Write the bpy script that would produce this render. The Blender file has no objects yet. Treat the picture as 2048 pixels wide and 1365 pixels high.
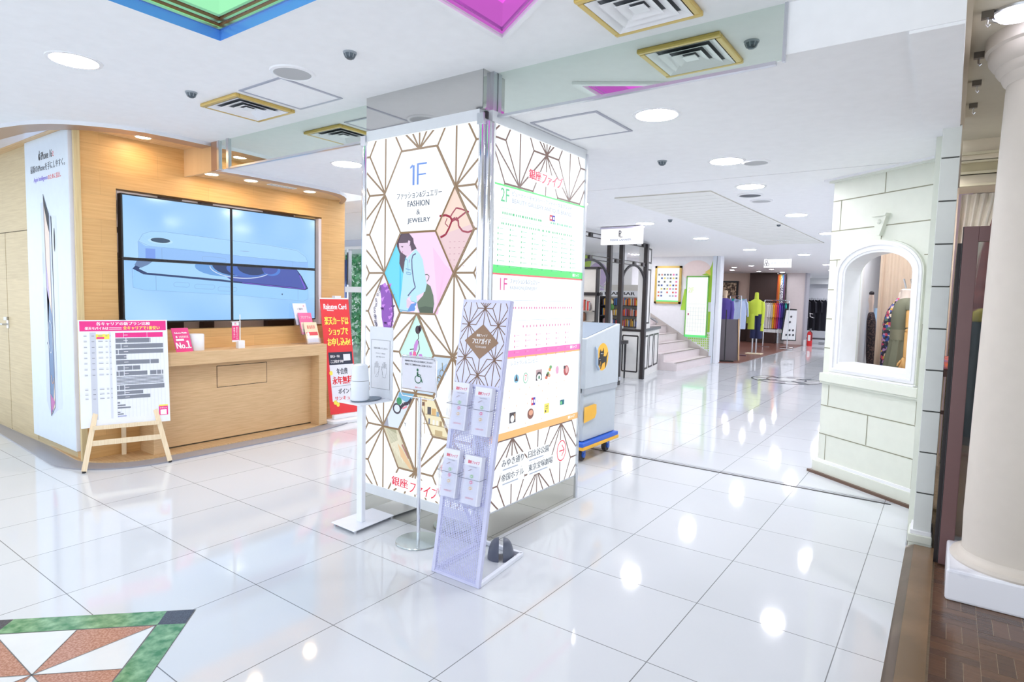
import bpy, math, random
from mathutils import Vector, Matrix
R = random.Random(7)
SC = bpy.context.scene
COL = SC.collection

# ------------------------------------------------------------------ camera, world, exposure
F, YAW, PIT, ROL, EYE = 1212.0, math.radians(35.73), math.radians(-4.26), math.radians(1.41), 1.457
fw = Vector((-math.sin(YAW)*math.cos(PIT), math.cos(YAW)*math.cos(PIT), math.sin(PIT)))
rt = Vector((math.cos(YAW), math.sin(YAW), 0)); up = rt.cross(fw)
rt2 = rt*math.cos(ROL)+up*math.sin(ROL); up2 = -rt*math.sin(ROL)+up*math.cos(ROL)
cam = bpy.data.objects.new('camera', bpy.data.cameras.new('camera')); COL.objects.link(cam)
cam.data.sensor_width = 36; cam.data.lens = F/2048*36; cam.data.clip_start = .05; cam.data.clip_end = 200
mm = Matrix((rt2, up2, -fw)).transposed().to_4x4(); mm.translation = (0, 0, EYE); cam.matrix_world = mm
SC.camera = cam
W = bpy.data.worlds.new('daylight'); SC.world = W; W.use_nodes = True
bg = W.node_tree.nodes['Background']; bg.inputs[0].default_value = (.86, .93, 1, 1); bg.inputs[1].default_value = 1.95
SC.view_settings.view_transform = 'Standard'; SC.view_settings.look = 'None'
SC.view_settings.exposure = 0.0; SC.view_settings.gamma = 1; SC.view_settings.use_curve_mapping = False
LAMP = 105.0         # radiance of the round ceiling lamps

# ------------------------------------------------------------------ materials
def lin(c):
    o = []
    for x in c[:3]:
        x /= 255.; o.append(x/12.92 if x <= .04045 else ((x+.055)/1.055)**2.4)
    return (*o, 1)
MC = {}
def mat(name, c=(200,200,200), rough=.5, metal=0, em=None, es=1.0, spec=.5, trans=0, alpha=1, ior=1.5, coat=0):
    if name in MC: return MC[name]
    m = bpy.data.materials.new(name); m.use_nodes = True; b = m.node_tree.nodes['Principled BSDF']; I = b.inputs
    I['Base Color'].default_value = lin(c); I['Roughness'].default_value = rough; I['Metallic'].default_value = metal
    I['IOR'].default_value = ior; I['Specular IOR Level'].default_value = spec
    I['Transmission Weight'].default_value = trans; I['Alpha'].default_value = alpha; I['Coat Weight'].default_value = coat
    if em: I['Emission Color'].default_value = lin(em); I['Emission Strength'].default_value = es
    # faint procedural unevenness in the finish
    if not em and trans == 0 and metal == 0:
        nt = m.node_tree; tc = nt.nodes.new('ShaderNodeTexCoord'); nz = nt.nodes.new('ShaderNodeTexNoise'); nz.inputs['Scale'].default_value = 14
        mx = nt.nodes.new('ShaderNodeMix'); mx.data_type = 'RGBA'; mx.inputs[0].default_value = 0
        a = lin(c); mx.inputs[6].default_value = a; mx.inputs[7].default_value = tuple(x*.93 for x in a[:3])+(1,)
        nt.links.new(tc.outputs['Object'], nz.inputs['Vector']); nt.links.new(nz.outputs['Fac'], mx.inputs[0]); nt.links.new(mx.outputs[2], I['Base Color'])
    MC[name] = m; return m
def glow(name, c=(0,0,0), s=1.0):          # backlit print or lit screen
    return mat(name, tuple(x*.15 for x in c), .35, em=c, es=s)
def N(nt, t, **k):
    n = nt.nodes.new(t)
    for a, b in k.items(): setattr(n, a, b)
    return n
def wood(name, c1, c2, axis='x', scale=1.0, rough=.45, plank=(1.3, .24), across='z'):
    if name in MC: return MC[name]
    m = bpy.data.materials.new(name); m.use_nodes = True; nt = m.node_tree; b = nt.nodes['Principled BSDF']; L = nt.links.new
    tc = N(nt, 'ShaderNodeTexCoord'); sep = N(nt, 'ShaderNodeSeparateXYZ'); L(tc.outputs['Object'], sep.inputs[0])
    ad = N(nt, 'ShaderNodeMath', operation='ADD'); L(sep.outputs['X'], ad.inputs[0]); L(sep.outputs['Y'], ad.inputs[1])
    cb = N(nt, 'ShaderNodeCombineXYZ')
    if axis == 'z': L(sep.outputs['Z'], cb.inputs[0]); L(ad.outputs[0], cb.inputs[1])
    elif across == 'y': L(sep.outputs['X'], cb.inputs[0]); L(sep.outputs['Y'], cb.inputs[1])
    else: L(ad.outputs[0], cb.inputs[0]); L(sep.outputs['Z'], cb.inputs[1])
    mp = N(nt, 'ShaderNodeMapping'); mp.inputs['Scale'].default_value = (2.2*scale, 44*scale, 1); L(cb.outputs[0], mp.inputs[0])
    nz = N(nt, 'ShaderNodeTexNoise'); nz.inputs['Scale'].default_value = 1.5; nz.inputs['Detail'].default_value = 6; nz.inputs['Distortion'].default_value = .35; L(mp.outputs[0], nz.inputs['Vector'])
    br = N(nt, 'ShaderNodeTexBrick'); br.inputs['Scale'].default_value = 1; br.inputs['Brick Width'].default_value = plank[0]; br.inputs['Row Height'].default_value = plank[1]
    br.inputs['Mortar Size'].default_value = .0012; br.inputs['Color1'].default_value = (1,1,1,1); br.inputs['Color2'].default_value = (.88,.88,.87,1); br.inputs['Mortar'].default_value = (.72,.7,.66,1); L(cb.outputs[0], br.inputs['Vector'])
    rp = N(nt, 'ShaderNodeValToRGB'); rp.color_ramp.elements[0].position = .3; rp.color_ramp.elements[0].color = lin(c2); rp.color_ramp.elements[1].position = .68; rp.color_ramp.elements[1].color = lin(c1); L(nz.outputs['Fac'], rp.inputs[0])
    mx = N(nt, 'ShaderNodeMix', data_type='RGBA', blend_type='MULTIPLY'); mx.inputs[0].default_value = .8
    L(rp.outputs[0], mx.inputs[6]); L(br.outputs[0], mx.inputs[7]); L(mx.outputs[2], b.inputs['Base Color']); b.inputs['Roughness'].default_value = rough
    MC[name] = m; return m
def speckle(name, c1, c2, scale=60, rough=.25, detail=4, lo=.4, hi=.62):
    if name in MC: return MC[name]
    m = bpy.data.materials.new(name); m.use_nodes = True; nt = m.node_tree; b = nt.nodes['Principled BSDF']; L = nt.links.new
    tc = N(nt, 'ShaderNodeTexCoord'); nz = N(nt, 'ShaderNodeTexNoise'); nz.inputs['Scale'].default_value = scale; nz.inputs['Detail'].default_value = detail; L(tc.outputs['Object'], nz.inputs['Vector'])
    rp = N(nt, 'ShaderNodeValToRGB'); rp.color_ramp.elements[0].position = lo; rp.color_ramp.elements[0].color = lin(c1); rp.color_ramp.elements[1].position = hi; rp.color_ramp.elements[1].color = lin(c2)
    L(nz.outputs['Fac'], rp.inputs[0]); L(rp.outputs[0], b.inputs['Base Color']); b.inputs['Roughness'].default_value = rough
    MC[name] = m; return m

WHITE = mat('white_paint', (232,235,238), .55)
CEIL = mat('ceiling_white', (246,247,249), .8)
PUREW = mat('white_satin', (242,243,246), .35)
CREAM = mat('cream_block', (226,230,218), .5)
CREAMG = mat('cream_groove', (150,150,128), .8)
PILA = mat('pilaster_block', (226,230,226), .5)
BEIGE = mat('beige_plaster', (205,192,172), .6)
STEEL = mat('brushed_steel', (205,208,214), .28, 1)
CHROME = mat('chrome', (228,230,238), .06, 1)
MIRROR = mat('tinted_mirror', (224,234,226), .02, 1)
MIRRORG = mat('grey_mirror', (208,208,206), .05, 1)
MIRRORB = mat('base_mirror', (196,194,184), .04, 1)
BLACK = mat('black_satin', (26,26,30), .4)
DARK = mat('dark_brown', (62,42,38), .5)
BLACKM = mat('black_metal', (44,42,46), .35)
GOLD = mat('gold_frame', (206,176,98), .35, .35)
OAKW = wood('oak_panel', (228,184,122), (214,166,104), 'x', plank=(.9,.2))
OAKCOOL = wood('oak_cool_lit', (218,200,160), (204,184,144), 'x', plank=(1.4,.3))  # same oak, with the side wall's cool light put into its colour
OAKC = wood('oak_counter', (222,188,144), (206,170,126), 'x', 1.6, plank=(9, 9))
OAKF = wood('oak_step', (218,184,138), (196,158,112), 'x', across='y', plank=(9,9))
PINE = wood('pine', (244,226,196), (232,208,170), 'z', 2, plank=(9,9))
GREYST = mat('grey_kerb', (152,152,160), .3)
INK = mat('ink', (70,72,80), .6)
LAMPM = mat('lamp_glow', (255,255,255), .5, em=(250,250,255), es=LAMP)
WARM = mat('warm_lamp', (255,240,220), .5, em=(255,222,180), es=LAMP*.7)
GREEN = glow('print_green', (110,242,140)); PINK = glow('print_pink', (255,130,205)); ORNG = glow('print_orange', (255,196,125))
LBOX = glow('lightbox_white', (246,252,255), 1.12)
BRZ = glow('print_bronze', (164,138,110), .8); BRZ2 = glow('print_bronze_dark', (140,112,104), .75)

# ------------------------------------------------------------------ mesh builder
class M:
    def __init__(s): s.v = []; s.f = []; s.m = []; s.mats = []
    def mi(s, m):
        assert isinstance(m, bpy.types.Material), m
        if m not in s.mats: s.mats.append(m)
        return s.mats.index(m)
    def poly(s, pts, m):
        n = len(s.v); s.v += [tuple(p) for p in pts]; s.f.append(tuple(range(n, n+len(pts)))); s.m.append(s.mi(m)); return s
    def box(s, a, b, m):
        x0,y0,z0 = a; x1,y1,z1 = b
        p = [(x0,y0,z0),(x1,y0,z0),(x1,y1,z0),(x0,y1,z0),(x0,y0,z1),(x1,y0,z1),(x1,y1,z1),(x0,y1,z1)]
        return s.hexa(p, m)
    def hexa(s, p, m):
        n = len(s.v); s.v += [tuple(q) for q in p]; k = s.mi(m)
        for f in ((0,3,2,1),(4,5,6,7),(0,1,5,4),(1,2,6,5),(2,3,7,6),(3,0,4,7)): s.f.append(tuple(n+i for i in f)); s.m.append(k)
        return s
    def prism(s, pts, vec, m, m2=None):
        n = len(s.v); k = s.mi(m); k2 = s.mi(m2) if m2 else k; c = len(pts); vec = Vector(vec)
        s.v += [tuple(p) for p in pts]+[tuple(Vector(p)+vec) for p in pts]
        s.f += [tuple(range(n+c-1, n-1, -1)), tuple(range(n+c, n+2*c))]; s.m += [k, k]
        for i in range(c): j = (i+1) % c; s.f.append((n+i, n+j, n+c+j, n+c+i)); s.m.append(k2)
        return s
    def rings(s, rings, m, caps=True):
        n = len(s.v); c = len(rings[0]); k = s.mi(m)
        for r in rings: s.v += [tuple(p) for p in r]
        for a in range(len(rings)-1):
            for i in range(c): j = (i+1) % c; s.f.append((n+a*c+i, n+a*c+j, n+(a+1)*c+j, n+(a+1)*c+i)); s.m.append(k)
        if caps:
            s.f += [tuple(range(n+c-1, n-1, -1)), tuple(range(n+(len(rings)-1)*c, n+len(rings)*c))]; s.m += [k, k]
        return s
    def tube(s, pts, r, m, n=8):
        pts = [Vector(p) for p in pts]; rs = r if isinstance(r, (list, tuple)) else [r]*len(pts); R_ = []; ref = None
        for i, p in enumerate(pts):
            d = (pts[min(i+1, len(pts)-1)]-pts[max(i-1, 0)]).normalized()
            a = d.orthogonal().normalized() if ref is None else (ref-d*ref.dot(d)).normalized()
            ref = a; b = d.cross(a); R_.append([p+(a*math.cos(t)+b*math.sin(t))*rs[i] for t in [2*math.pi*k/n for k in range(n)]])
        return s.rings(R_, m)
    def cyl(s, c, r, z0, z1, m, n=24): return s.lathe([(r, z0), (r, z1)], c, m, n)
    def lathe(s, prof, c, m, n=28):
        return s.rings([[(c[0]+r*math.cos(t), c[1]+r*math.sin(t), z) for t in [2*math.pi*k/n for k in range(n)]] for r, z in prof], m)
    def loft(s, secs, m, n=20, rot=0, fold=0, fn=9):
        cr, sr = math.cos(rot), math.sin(rot); RR = []
        for (x, y, z, a, b) in secs:
            ring = []
            for k in range(n):
                t = 2*math.pi*k/n; q = 1+fold*math.sin(fn*t); u, w = a*q*math.cos(t), b*q*math.sin(t)
                ring.append((x+u*cr-w*sr, y+u*sr+w*cr, z))
            RR.append(ring)
        return s.rings(RR, m)
    def ball(s, c, r, m, n=12, sz=1):
        return s.lathe([(max(r*math.sin(math.pi*i/n), .0005), c[2]-r*sz*math.cos(math.pi*i/n)) for i in range(n+1)], c, m, 16)
    def bar(s, a, b, w, t, m, upv=(0,0,1)):      # rectangular bar from a to b
        a, b = Vector(a), Vector(b); d = (b-a).normalized(); u = Vector(upv); x = d.cross(u)
        x = (d.orthogonal() if x.length < 1e-4 else x).normalized(); y = x.cross(d).normalized()
        q = [x*(-w/2)+y*(-t/2), x*(w/2)+y*(-t/2), x*(w/2)+y*(t/2), x*(-w/2)+y*(t/2)]
        return s.hexa([a+k for k in q]+[b+k for k in q], m)
    def mesh(s, name, off=(0,0,0)):
        me = bpy.data.meshes.new(name); me.from_pydata([(x-off[0], y-off[1], z-off[2]) for x, y, z in s.v], [], s.f)
        for m in s.mats: me.materials.append(m)
        me.polygons.foreach_set('material_index', s.m); return me
    def build(s, name, parent=None, smooth=False, bevel=0, label=None):
        off = Vector((0,0,0)); p = parent
        while p: off += p.location; p = p.parent
        loc = Vector((0,0,0))
        me = s.mesh(name, off)
        o = bpy.data.objects.new(name, me); COL.objects.link(o); o.parent = parent
        if smooth: me.shade_smooth(); me.set_sharp_from_angle(angle=math.radians(38))
        if bevel:
            b = o.modifiers.new('bevel', 'BEVEL'); b.width = bevel; b.segments = 2; b.limit_method = 'ANGLE'; b.angle_limit = math.radians(40)
        if label: o['label'] = label
        return o
def thing(name, label, cat, loc, group=None):
    o = bpy.data.objects.new(name, None); COL.objects.link(o); o.location = loc; o.empty_display_size = .1
    return tag(o, label, cat, group)
def tag(o, label, cat, group=None):
    o['label'] = label; o['category'] = cat
    if group: o['group'] = group
    return o
def struct(o, kind='structure'): o['kind'] = kind; return o
def rebase(o, loc):                 # move a one-mesh thing's origin to its base
    loc = Vector(loc); o.data.transform(Matrix.Translation(-loc)); o.location = loc; return o
def dup(o, loc, label=None):
    r = o.copy(); COL.objects.link(r); r.location = loc
    if label: r['label'] = label
    for ch in list(o.children):
        c = ch.copy(); COL.objects.link(c); c.parent = r
        for g in ch.children: d = g.copy(); COL.objects.link(d); d.parent = c
    return r

# flat printed graphics on a real surface
TXT = {}
def textmesh(t):
    if t in TXT: return TXT[t]
    cu = bpy.data.curves.new('t', 'FONT'); cu.body = t; cu.size = 1; cu.resolution_u = 2; cu.fill_mode = 'FRONT'
    o = bpy.data.objects.new('t', cu); COL.objects.link(o); bpy.context.view_layer.update()
    me = bpy.data.meshes.new_from_object(o.evaluated_get(bpy.context.evaluated_depsgraph_get()))
    v = [(p.co.x, p.co.y) for p in me.vertices]; f = [tuple(q.vertices) for q in me.polygons]
    bpy.data.objects.remove(o); bpy.data.curves.remove(cu); bpy.data.meshes.remove(me)
    TXT[t] = (v, f); return TXT[t]
def clip(poly, r):
    u0, v0, u1, v1 = r
    for ax, lim, sg in ((0,u0,1),(0,u1,-1),(1,v0,1),(1,v1,-1)):
        out = []
        for i in range(len(poly)):
            a, b = poly[i-1], poly[i]; ia, ib = (a[ax]-lim)*sg >= 0, (b[ax]-lim)*sg >= 0
            if ia != ib: t = (lim-a[ax])/(b[ax]-a[ax]); out.append((a[0]+(b[0]-a[0])*t, a[1]+(b[1]-a[1])*t))
            if ib: out.append(b)
        poly = out
        if len(poly) < 3: return []
    return poly
class Art:
    def __init__(s, o, U, V, step=.0006, cl=None):
        s.o = Vector(o); s.U = Vector(U).normalized(); s.V = Vector(V).normalized(); s.n = s.U.cross(s.V); s.m = M(); s.st = step; s.cl = cl
    def P(s, u, v, l=1): return s.o+s.U*u+s.V*v+s.n*(s.st*l)
    def poly(s, pts, m, l=1, hole=None):
        if s.cl: pts = clip(list(pts), s.cl)
        if len(pts) > 2: s.m.poly([s.P(u, v, l) for u, v in pts], m)
        return s
    def rect(s, u0, v0, u1, v1, m, l=1): return s.poly([(u0,v0),(u1,v0),(u1,v1),(u0,v1)], m, l)
    def line(s, a, b, w, m, l=1):
        dx, dy = b[0]-a[0], b[1]-a[1]; d = math.hypot(dx, dy) or 1; x, y = -dy/d*w/2, dx/d*w/2
        return s.poly([(a[0]+x,a[1]+y),(a[0]-x,a[1]-y),(b[0]-x,b[1]-y),(b[0]+x,b[1]+y)], m, l)
    def path(s, pts, w, m, l=1, close=False):
        for a, b in zip(pts, pts[1:]+([pts[0]] if close else [])): s.line(a, b, w, m, l)
        return s
    def ell(s, u, v, a, b, m, l=1, n=24): return s.poly([(u+a*math.cos(2*math.pi*k/n), v+b*math.sin(2*math.pi*k/n)) for k in range(n)], m, l)
    def ring(s, u, v, a, b, w, m, l=1, n=28, t0=0, t1=360):
        P_ = [(u+a*math.cos(math.radians(t0+(t1-t0)*k/n)), v+b*math.sin(math.radians(t0+(t1-t0)*k/n))) for k in range(n+1)]
        return s.path(P_, w, m, l)
    def text(s, t, u0, v0, u1, v1, m, l=2, slant=0, bold=0):   # stretched to fill the box
        v, f = textmesh(t)
        if not v: return s
        xs = [p[0] for p in v]; ys = [p[1] for p in v]; a, b, c, d = min(xs), max(xs), min(ys), max(ys)
        for dx in ([0] if not bold else [-bold, 0, bold]):
            n = len(s.m.v); k = s.m.mi(m)
            for x, y in v:
                vv = v0+(y-c)/(d-c or 1)*(v1-v0); uu = u0+(x-a)/(b-a or 1)*(u1-u0)+slant*(vv-v0)+dx
                s.m.v.append(tuple(s.P(uu, vv, l+(.15*(dx > 0)-.15*(dx < 0)))))
            for q in f: s.m.f.append(tuple(n+i for i in q)); s.m.m.append(k)
        return s
    def build(s, name, parent=None, **k): return s.m.build(name, parent, **k)
X, Y, Z = Vector((1,0,0)), Vector((0,1,0)), Vector((0,0,1))

# ================================================================== FLOOR
def tile_mat():
    m = bpy.data.materials.new('porcelain_tile'); m.use_nodes = True; nt = m.node_tree; b = nt.nodes['Principled BSDF']; L = nt.links.new
    tc = N(nt, 'ShaderNodeTexCoord'); sep = N(nt, 'ShaderNodeSeparateXYZ'); L(tc.outputs['Object'], sep.inputs[0])
    def grid(out, off):
        a = N(nt, 'ShaderNodeMath', operation='ADD'); a.inputs[1].default_value = off+60; L(out, a.inputs[0])
        d = N(nt, 'ShaderNodeMath', operation='DIVIDE'); d.inputs[1].default_value = .6; L(a.outputs[0], d.inputs[0])
        f = N(nt, 'ShaderNodeMath', operation='FRACT'); L(d.outputs[0], f.inputs[0])
        p = N(nt, 'ShaderNodeMath', operation='PINGPONG'); p.inputs[1].default_value = .5; L(f.outputs[0], p.inputs[0])
        c = N(nt, 'ShaderNodeMath', operation='LESS_THAN'); c.inputs[1].default_value = .0034; L(p.outputs[0], c.inputs[0])
        fl = N(nt, 'ShaderNodeMath', operation='FLOOR'); L(d.outputs[0], fl.inputs[0]); return c, fl
    gx, fx = grid(sep.outputs['X'], .3); gy, fy = grid(sep.outputs['Y'], -2.232)
    mxm = N(nt, 'ShaderNodeMath', operation='MAXIMUM'); L(gx.outputs[0], mxm.inputs[0]); L(gy.outputs[0], mxm.inputs[1])
    cb = N(nt, 'ShaderNodeCombineXYZ'); L(fx.outputs[0], cb.inputs[0]); L(fy.outputs[0], cb.inputs[1])
    wn = N(nt, 'ShaderNodeTexWhiteNoise'); L(cb.outputs[0], wn.inputs['Vector'])
    nz = N(nt, 'ShaderNodeTexNoise'); nz.inputs['Scale'].default_value = 1.6; nz.inputs['Detail'].default_value = 5; L(tc.outputs['Object'], nz.inputs['Vector'])
    av = N(nt, 'ShaderNodeMath', operation='ADD'); L(wn.outputs['Value'], av.inputs[0]); L(nz.outputs['Fac'], av.inputs[1])
    rp = N(nt, 'ShaderNodeValToRGB'); rp.color_ramp.elements[0].position = .2; rp.color_ramp.elements[0].color = lin((204,209,214)); rp.color_ramp.elements[1].position = 1.4; rp.color_ramp.elements[1].color = lin((211,215,220)); L(av.outputs[0], rp.inputs[0])
    mx = N(nt, 'ShaderNodeMix', data_type='RGBA'); L(mxm.outputs[0], mx.inputs[0]); L(rp.outputs[0], mx.inputs[6]); mx.inputs[7].default_value = lin((120,122,126))
    L(mx.outputs[2], b.inputs['Base Color']); b.inputs['Roughness'].default_value = .06; b.inputs['IOR'].default_value = 1.6
    return m
TILE = tile_mat()
struct(M().box((-16, -4, -.1), (-.127, 34, 0), TILE).build('floor'))
# shutter track in the floor
struct(M().box((-2.9, 5.145, .0005), (-.26, 5.17, .003), mat('track_slot', (52,50,54), .4)).build('trim_1'))
struct(M().box((-2.9, 5.2, .0005), (-.24, 5.204, .0022), mat('track_line', (130,130,136), .4)).build('trim_2'))
# stone mosaic let into the floor
GRN = speckle('green_marble', (70,128,86), (150,190,150), 22, .15, 8, .35, .72); BRNS = speckle('rose_granite', (168,118,98), (196,150,130), 120, .2)
BLK = speckle('black_granite', (66,68,78), (84,86,96), 200, .15); CRM = mat('mosaic_white', (228,231,232), .08); JNT = mat('mosaic_joint', (110,112,112), .5)
mo = Art((-2.69, .724, 0), X, Y, .0008)
H1, H2 = .607, .44
c1 = [(0,H1),(H1,0),(0,-H1),(-H1,0)]; c2 = [(0,H2),(H2,0),(0,-H2),(-H2,0)]
mo.poly([(a*1.006, b*1.006) for a, b in c1], JNT, 1)
w = (H1-H2)/2
for i in range(4):
    a, b, p, q = Vector(c1[i]), Vector(c1[(i+1)%4]), Vector(c2[i]), Vector(c2[(i+1)%4])
    d = (b-a)/(b-a).length*(H1-H2)/math.sqrt(2)
    k = .0015
    mo.poly([a+d*1.02, b-d*1.02, q*1.008, p*1.008], GRN, 2)
    pr = (Vector(c1[i-1])-a); pr = pr/pr.length*(H1-H2)/math.sqrt(2)
    mo.poly([a*.995, (a+d)*.995, p*1.006, (a+pr)*.995], BLK, 2)
    mid = (p+q)/2
    mo.poly([(0,0), p*.985, mid*.99], CRM, 2)
    mo.poly([(0,0), mid*.99, q*.985], BRNS, 2)
for i in range(4):
    a, b = Vector(c2[i]), (Vector(c2[i])+Vector(c2[(i+1)%4]))/2
    for e in (a, b): mo.line((0,0), e, .0035, JNT, 3)
struct(mo.build('floor_mosaic'))
# round stone ornament far down the corridor
so = Art((-2.42, 12.25, 0), X, Y, .002)
so.ell(0,0,.62,.62,mat('ornament_line',(92,96,108),.2),1,40); so.ell(0,0,.58,.58,CRM,2,40)
for k in range(8):
    t = k*math.pi/4; so.poly([(.0,.0),(.56*math.cos(t-.16),.56*math.sin(t-.16)),(.56*math.cos(t+.16),.56*math.sin(t+.16))], mat('ornament_dark',(96,110,118),.2) if k%2 else GREYST, 3)
so.ell(0,0,.2,.2,CRM,4); so.ring(0,0,.34,.34,.03,mat('ornament_line'),5)
struct(so.build('floor_medallion'))

# brown kerb and parquet of the shop at the right
KERB = speckle('kerb_stone', (144,128,112), (156,140,122), 3, .2); KERB2 = speckle('kerb_stone_dark', (112,90,66), (128,102,76), 3, .2)
PARQ = wood('parquet', (166,146,120), (140,120,98), 'x', 1.2, .22, plank=(.22,.055), across='y')
k = M(); y0, y1 = -1.5, 4.34
k.prism([(-.127,y0,0),(-.127,y1,0),(-.085,y1-.06,.035),(-.085,y0,.035)], (0,0,-.02), KERB)
k.box((-.127,y0,-.05),(-.085,y1-.05,.0),KERB); k.prism([(-.127,y0,0),(-.085,y0,.035),(-.085,y0,0)],(0,y1-y0-.06,0),KERB)
k.box((-.085,y0,-.05),(.012,y1-.06,.036),KERB2)
struct(k.build('trim_3'))
struct(M().box((.012,-2,-.1),(5,12,.02),PARQ).box((-.1,5.2,-.1),(.012,12,.02),PARQ).box((-.127,4.28,-.1),(.012,5.2,-.002),PARQ).build('floor_parquet'))
pq = Art((.02, 2.4, .02), X, Y, .0006); PB = [wood('parquet_%d'%i, c, d, 'x', 2, .2, plank=(9,9), across='y') for i, (c, d) in enumerate((((104,76,58),(84,60,46)),((92,68,54),(76,56,46)),((112,82,62),(90,64,48))))]
for i in range(8):
    for j in range(14):
        u, v = i*.17, j*.17-.6
        for q in range(3):
            a = q*.0567
            if (i+j) % 2: pq.rect(u+.001, v+a+.001, u+.169, v+a+.0555, PB[(i*3+j+q) % 3], 1)
            else: pq.rect(u+a+.001, v+.001, u+a+.0555, v+.169, PB[(i+2*j+q) % 3], 1)
struct(pq.build('floor_parquet_blocks'))

# ================================================================== CEILINGS
CF, CR = 2.70, 2.49        # front and rear ceiling heights
# booth outline (outer edge of its fascia and kerb)
def booth_curve(x0=-5.20, xr=.62, y0=1.74, n=14):
    p = []
    for i in range(n+1): t = math.pi/2*i/n; p.append((x0-xr+xr*math.cos(t), y0+xr-xr*math.sin(t)))
    return p      # from (x0, y0+xr) round to (x0-xr, y0)
bc = booth_curve()
ring1 = [(-16,1.86),(-7.3,1.80)]+bc[::-1]+[(-5.20,2.78)]       # front fascia line
cl = M(); holes = None
# front ceiling polygon laid as strips around the square light well
GX0, GX1, GY0, GY1 = -3.053, -2.0, .6, 1.675
def ceil_strip(a, b): cl.box((a[0],a[1],CF),(b[0],b[1],CF+.06),CEIL)
MG = [(-1.817,2.384),(-1.817,1.45),(-1.3,1.05),(-.62,1.2),(-1.12,1.95)]     # magenta well outline
ceil_strip((-5.2,1.9),(GX0,2.78)); ceil_strip((GX0,GY1),(-1.817,2.78)); ceil_strip((-16,-4),(GX0,GY0)); ceil_strip((-4.0,GY0),(GX0,1.9)); ceil_strip((-16,GY0),(-6.2,1.5)); 
ceil_strip((GX0,-4),(-1.817,GY0)); ceil_strip((GX1,GY0),(-1.817,GY1)); ceil_strip((-1.817,2.384),(-.02,2.78)); ceil_strip((-1.817,-4),(-.02,1.05))
cl.prism([(-4.0,GY0,CF),(-4.0,1.9,CF)]+[(-5.2,1.9,CF)]+[(-5.2,1.9,CF),(-5.43,1.9,CF),(-5.45,1.875,CF),(-5.524,1.80,CF),(-5.681,1.70,CF),(-5.857,1.63,CF),(-6.11,1.57,CF),(-6.2,1.56,CF),(-6.2,GY0,CF)], (0,0,.06), CEIL)
cl.prism([(-1.817,2.384,CF),(-.02,2.384,CF),(-.02,1.05,CF),(-.62,1.2,CF),(-1.12,1.95,CF)], (0,0,.06), CEIL)
cl.prism([(-1.817,1.45,CF),(-1.3,1.05,CF),(-1.817,1.05,CF)], (0,0,.06), CEIL)
cl.prism([(-1.3,1.05,CF),(-.62,1.2,CF),(-.02,1.05,CF)], (0,0,.06), CEIL)
cl.prism([(-5.2,1.9,CF),(-5.2,2.78,CF),(-5.205,2.78,CF),(-5.21,2.5,CF),(-5.235,2.25,CF),(-5.30,2.08,CF),(-5.377,1.965,CF),(-5.43,1.9,CF)], (0,0,.06), CEIL)
struct(cl.build('ceiling_front'))
rc = M()
rc.box((-5.2,2.78,CR),(-.022,5.26,CR+.29),CEIL); rc.box((-9.5,4.6,CR),(-5.2,5.26,CR+.25),CEIL)
rc.box((-16,5.275,CR),(-.15,34,CR+.25),CEIL)
struct(rc.build('ceiling_rear'))
# faced step between the ceilings: mirror band, then white
struct(M().box((-4.93,2.772,CR-.02),(-3.12,2.78,CF),MIRROR).build('trim_4'))
struct(M().box((-2.13,2.772,CR-.02),(-.63,2.78,CF),MIRROR).build('trim_5'))
struct(M().box((-.63,2.774,CR-.0),(-.02,2.78,CF),CEIL).build('trim_6'))
sb = M().box((-4.95,2.765,CR-.034),(-3.12,2.79,CR-.02),STEEL).box((-2.13,2.765,CR-.034),(-.66,2.79,CR-.02),STEEL).box((-.635,2.762,CR-.03),(-.622,2.78,CF),STEEL)
struct(sb.build('trim_7'))
# ceiling edge strip towards the classic shop
struct(M().box((-.19,2.78,CR-.012),(-.02,4.6,CR),CEIL).build('trim_8'))
struct(M().box((-.022,-1,CF-.004),(-.0,5.3,2.78),BEIGE).build('trim_9'))
# raised tray panel in the rear ceiling with cream grille
tp = M().prism([(-2.863,5.72,CR),(-1.89,5.755,CR),(-1.80,11.5,CR),(-2.80,11.5,CR)], (0,0,-.012), mat('tray_cream',(240,241,238),.7), mat('tray_edge',(206,204,194),.7))
for i in range(28): y = 5.95+i*.2; tp.box((-2.82+.01*i*.2,y,CR-.014),(-1.92+.003*i,y+.010,CR-.011),mat('tray_line',(228,229,225),.7))
struct(tp.build('ceiling_tray'))

# ------------------------------------------------------------------ light wells with coloured glass
def well(name, outline, depth, glass, frame, label, cat, bands, gcol, loc):
    t = thing(name, label, cat, loc)
    f = M(); n = len(outline); c = Vector((sum(p[0] for p in outline)/n, sum(p[1] for p in outline)/n)); outline = [(p[0]+(c.x-p[0])*.005, p[1]+(c.y-p[1])*.005) for p in outline]
    for i in range(n):
        a, b = outline[i], outline[(i+1) % n]
        f.poly([(a[0],a[1],CF-.004),(b[0],b[1],CF-.004),(b[0],b[1],CF+depth),(a[0],a[1],CF+depth)], frame)
    f.build('mirror_lining', t)
    g = M()
    for (s, z, m) in bands:
        pts = [(c.x+(p[0]-c.x)*s, c.y+(p[1]-c.y)*s, z) for p in outline]; g.poly(pts, m)
    g.build('glass_diffuser', t)
    r = M()
    for s, z in gcol:
        for i in range(n):
            a, b = outline[i], outline[(i+1) % n]; P_ = [(c.x+(q[0]-c.x)*s, c.y+(q[1]-c.y)*s, z) for q in (a, b)]
            r.bar(P_[0], P_[1], .012, .012, STEEL)
    r.build('frame', t); return t
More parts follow.
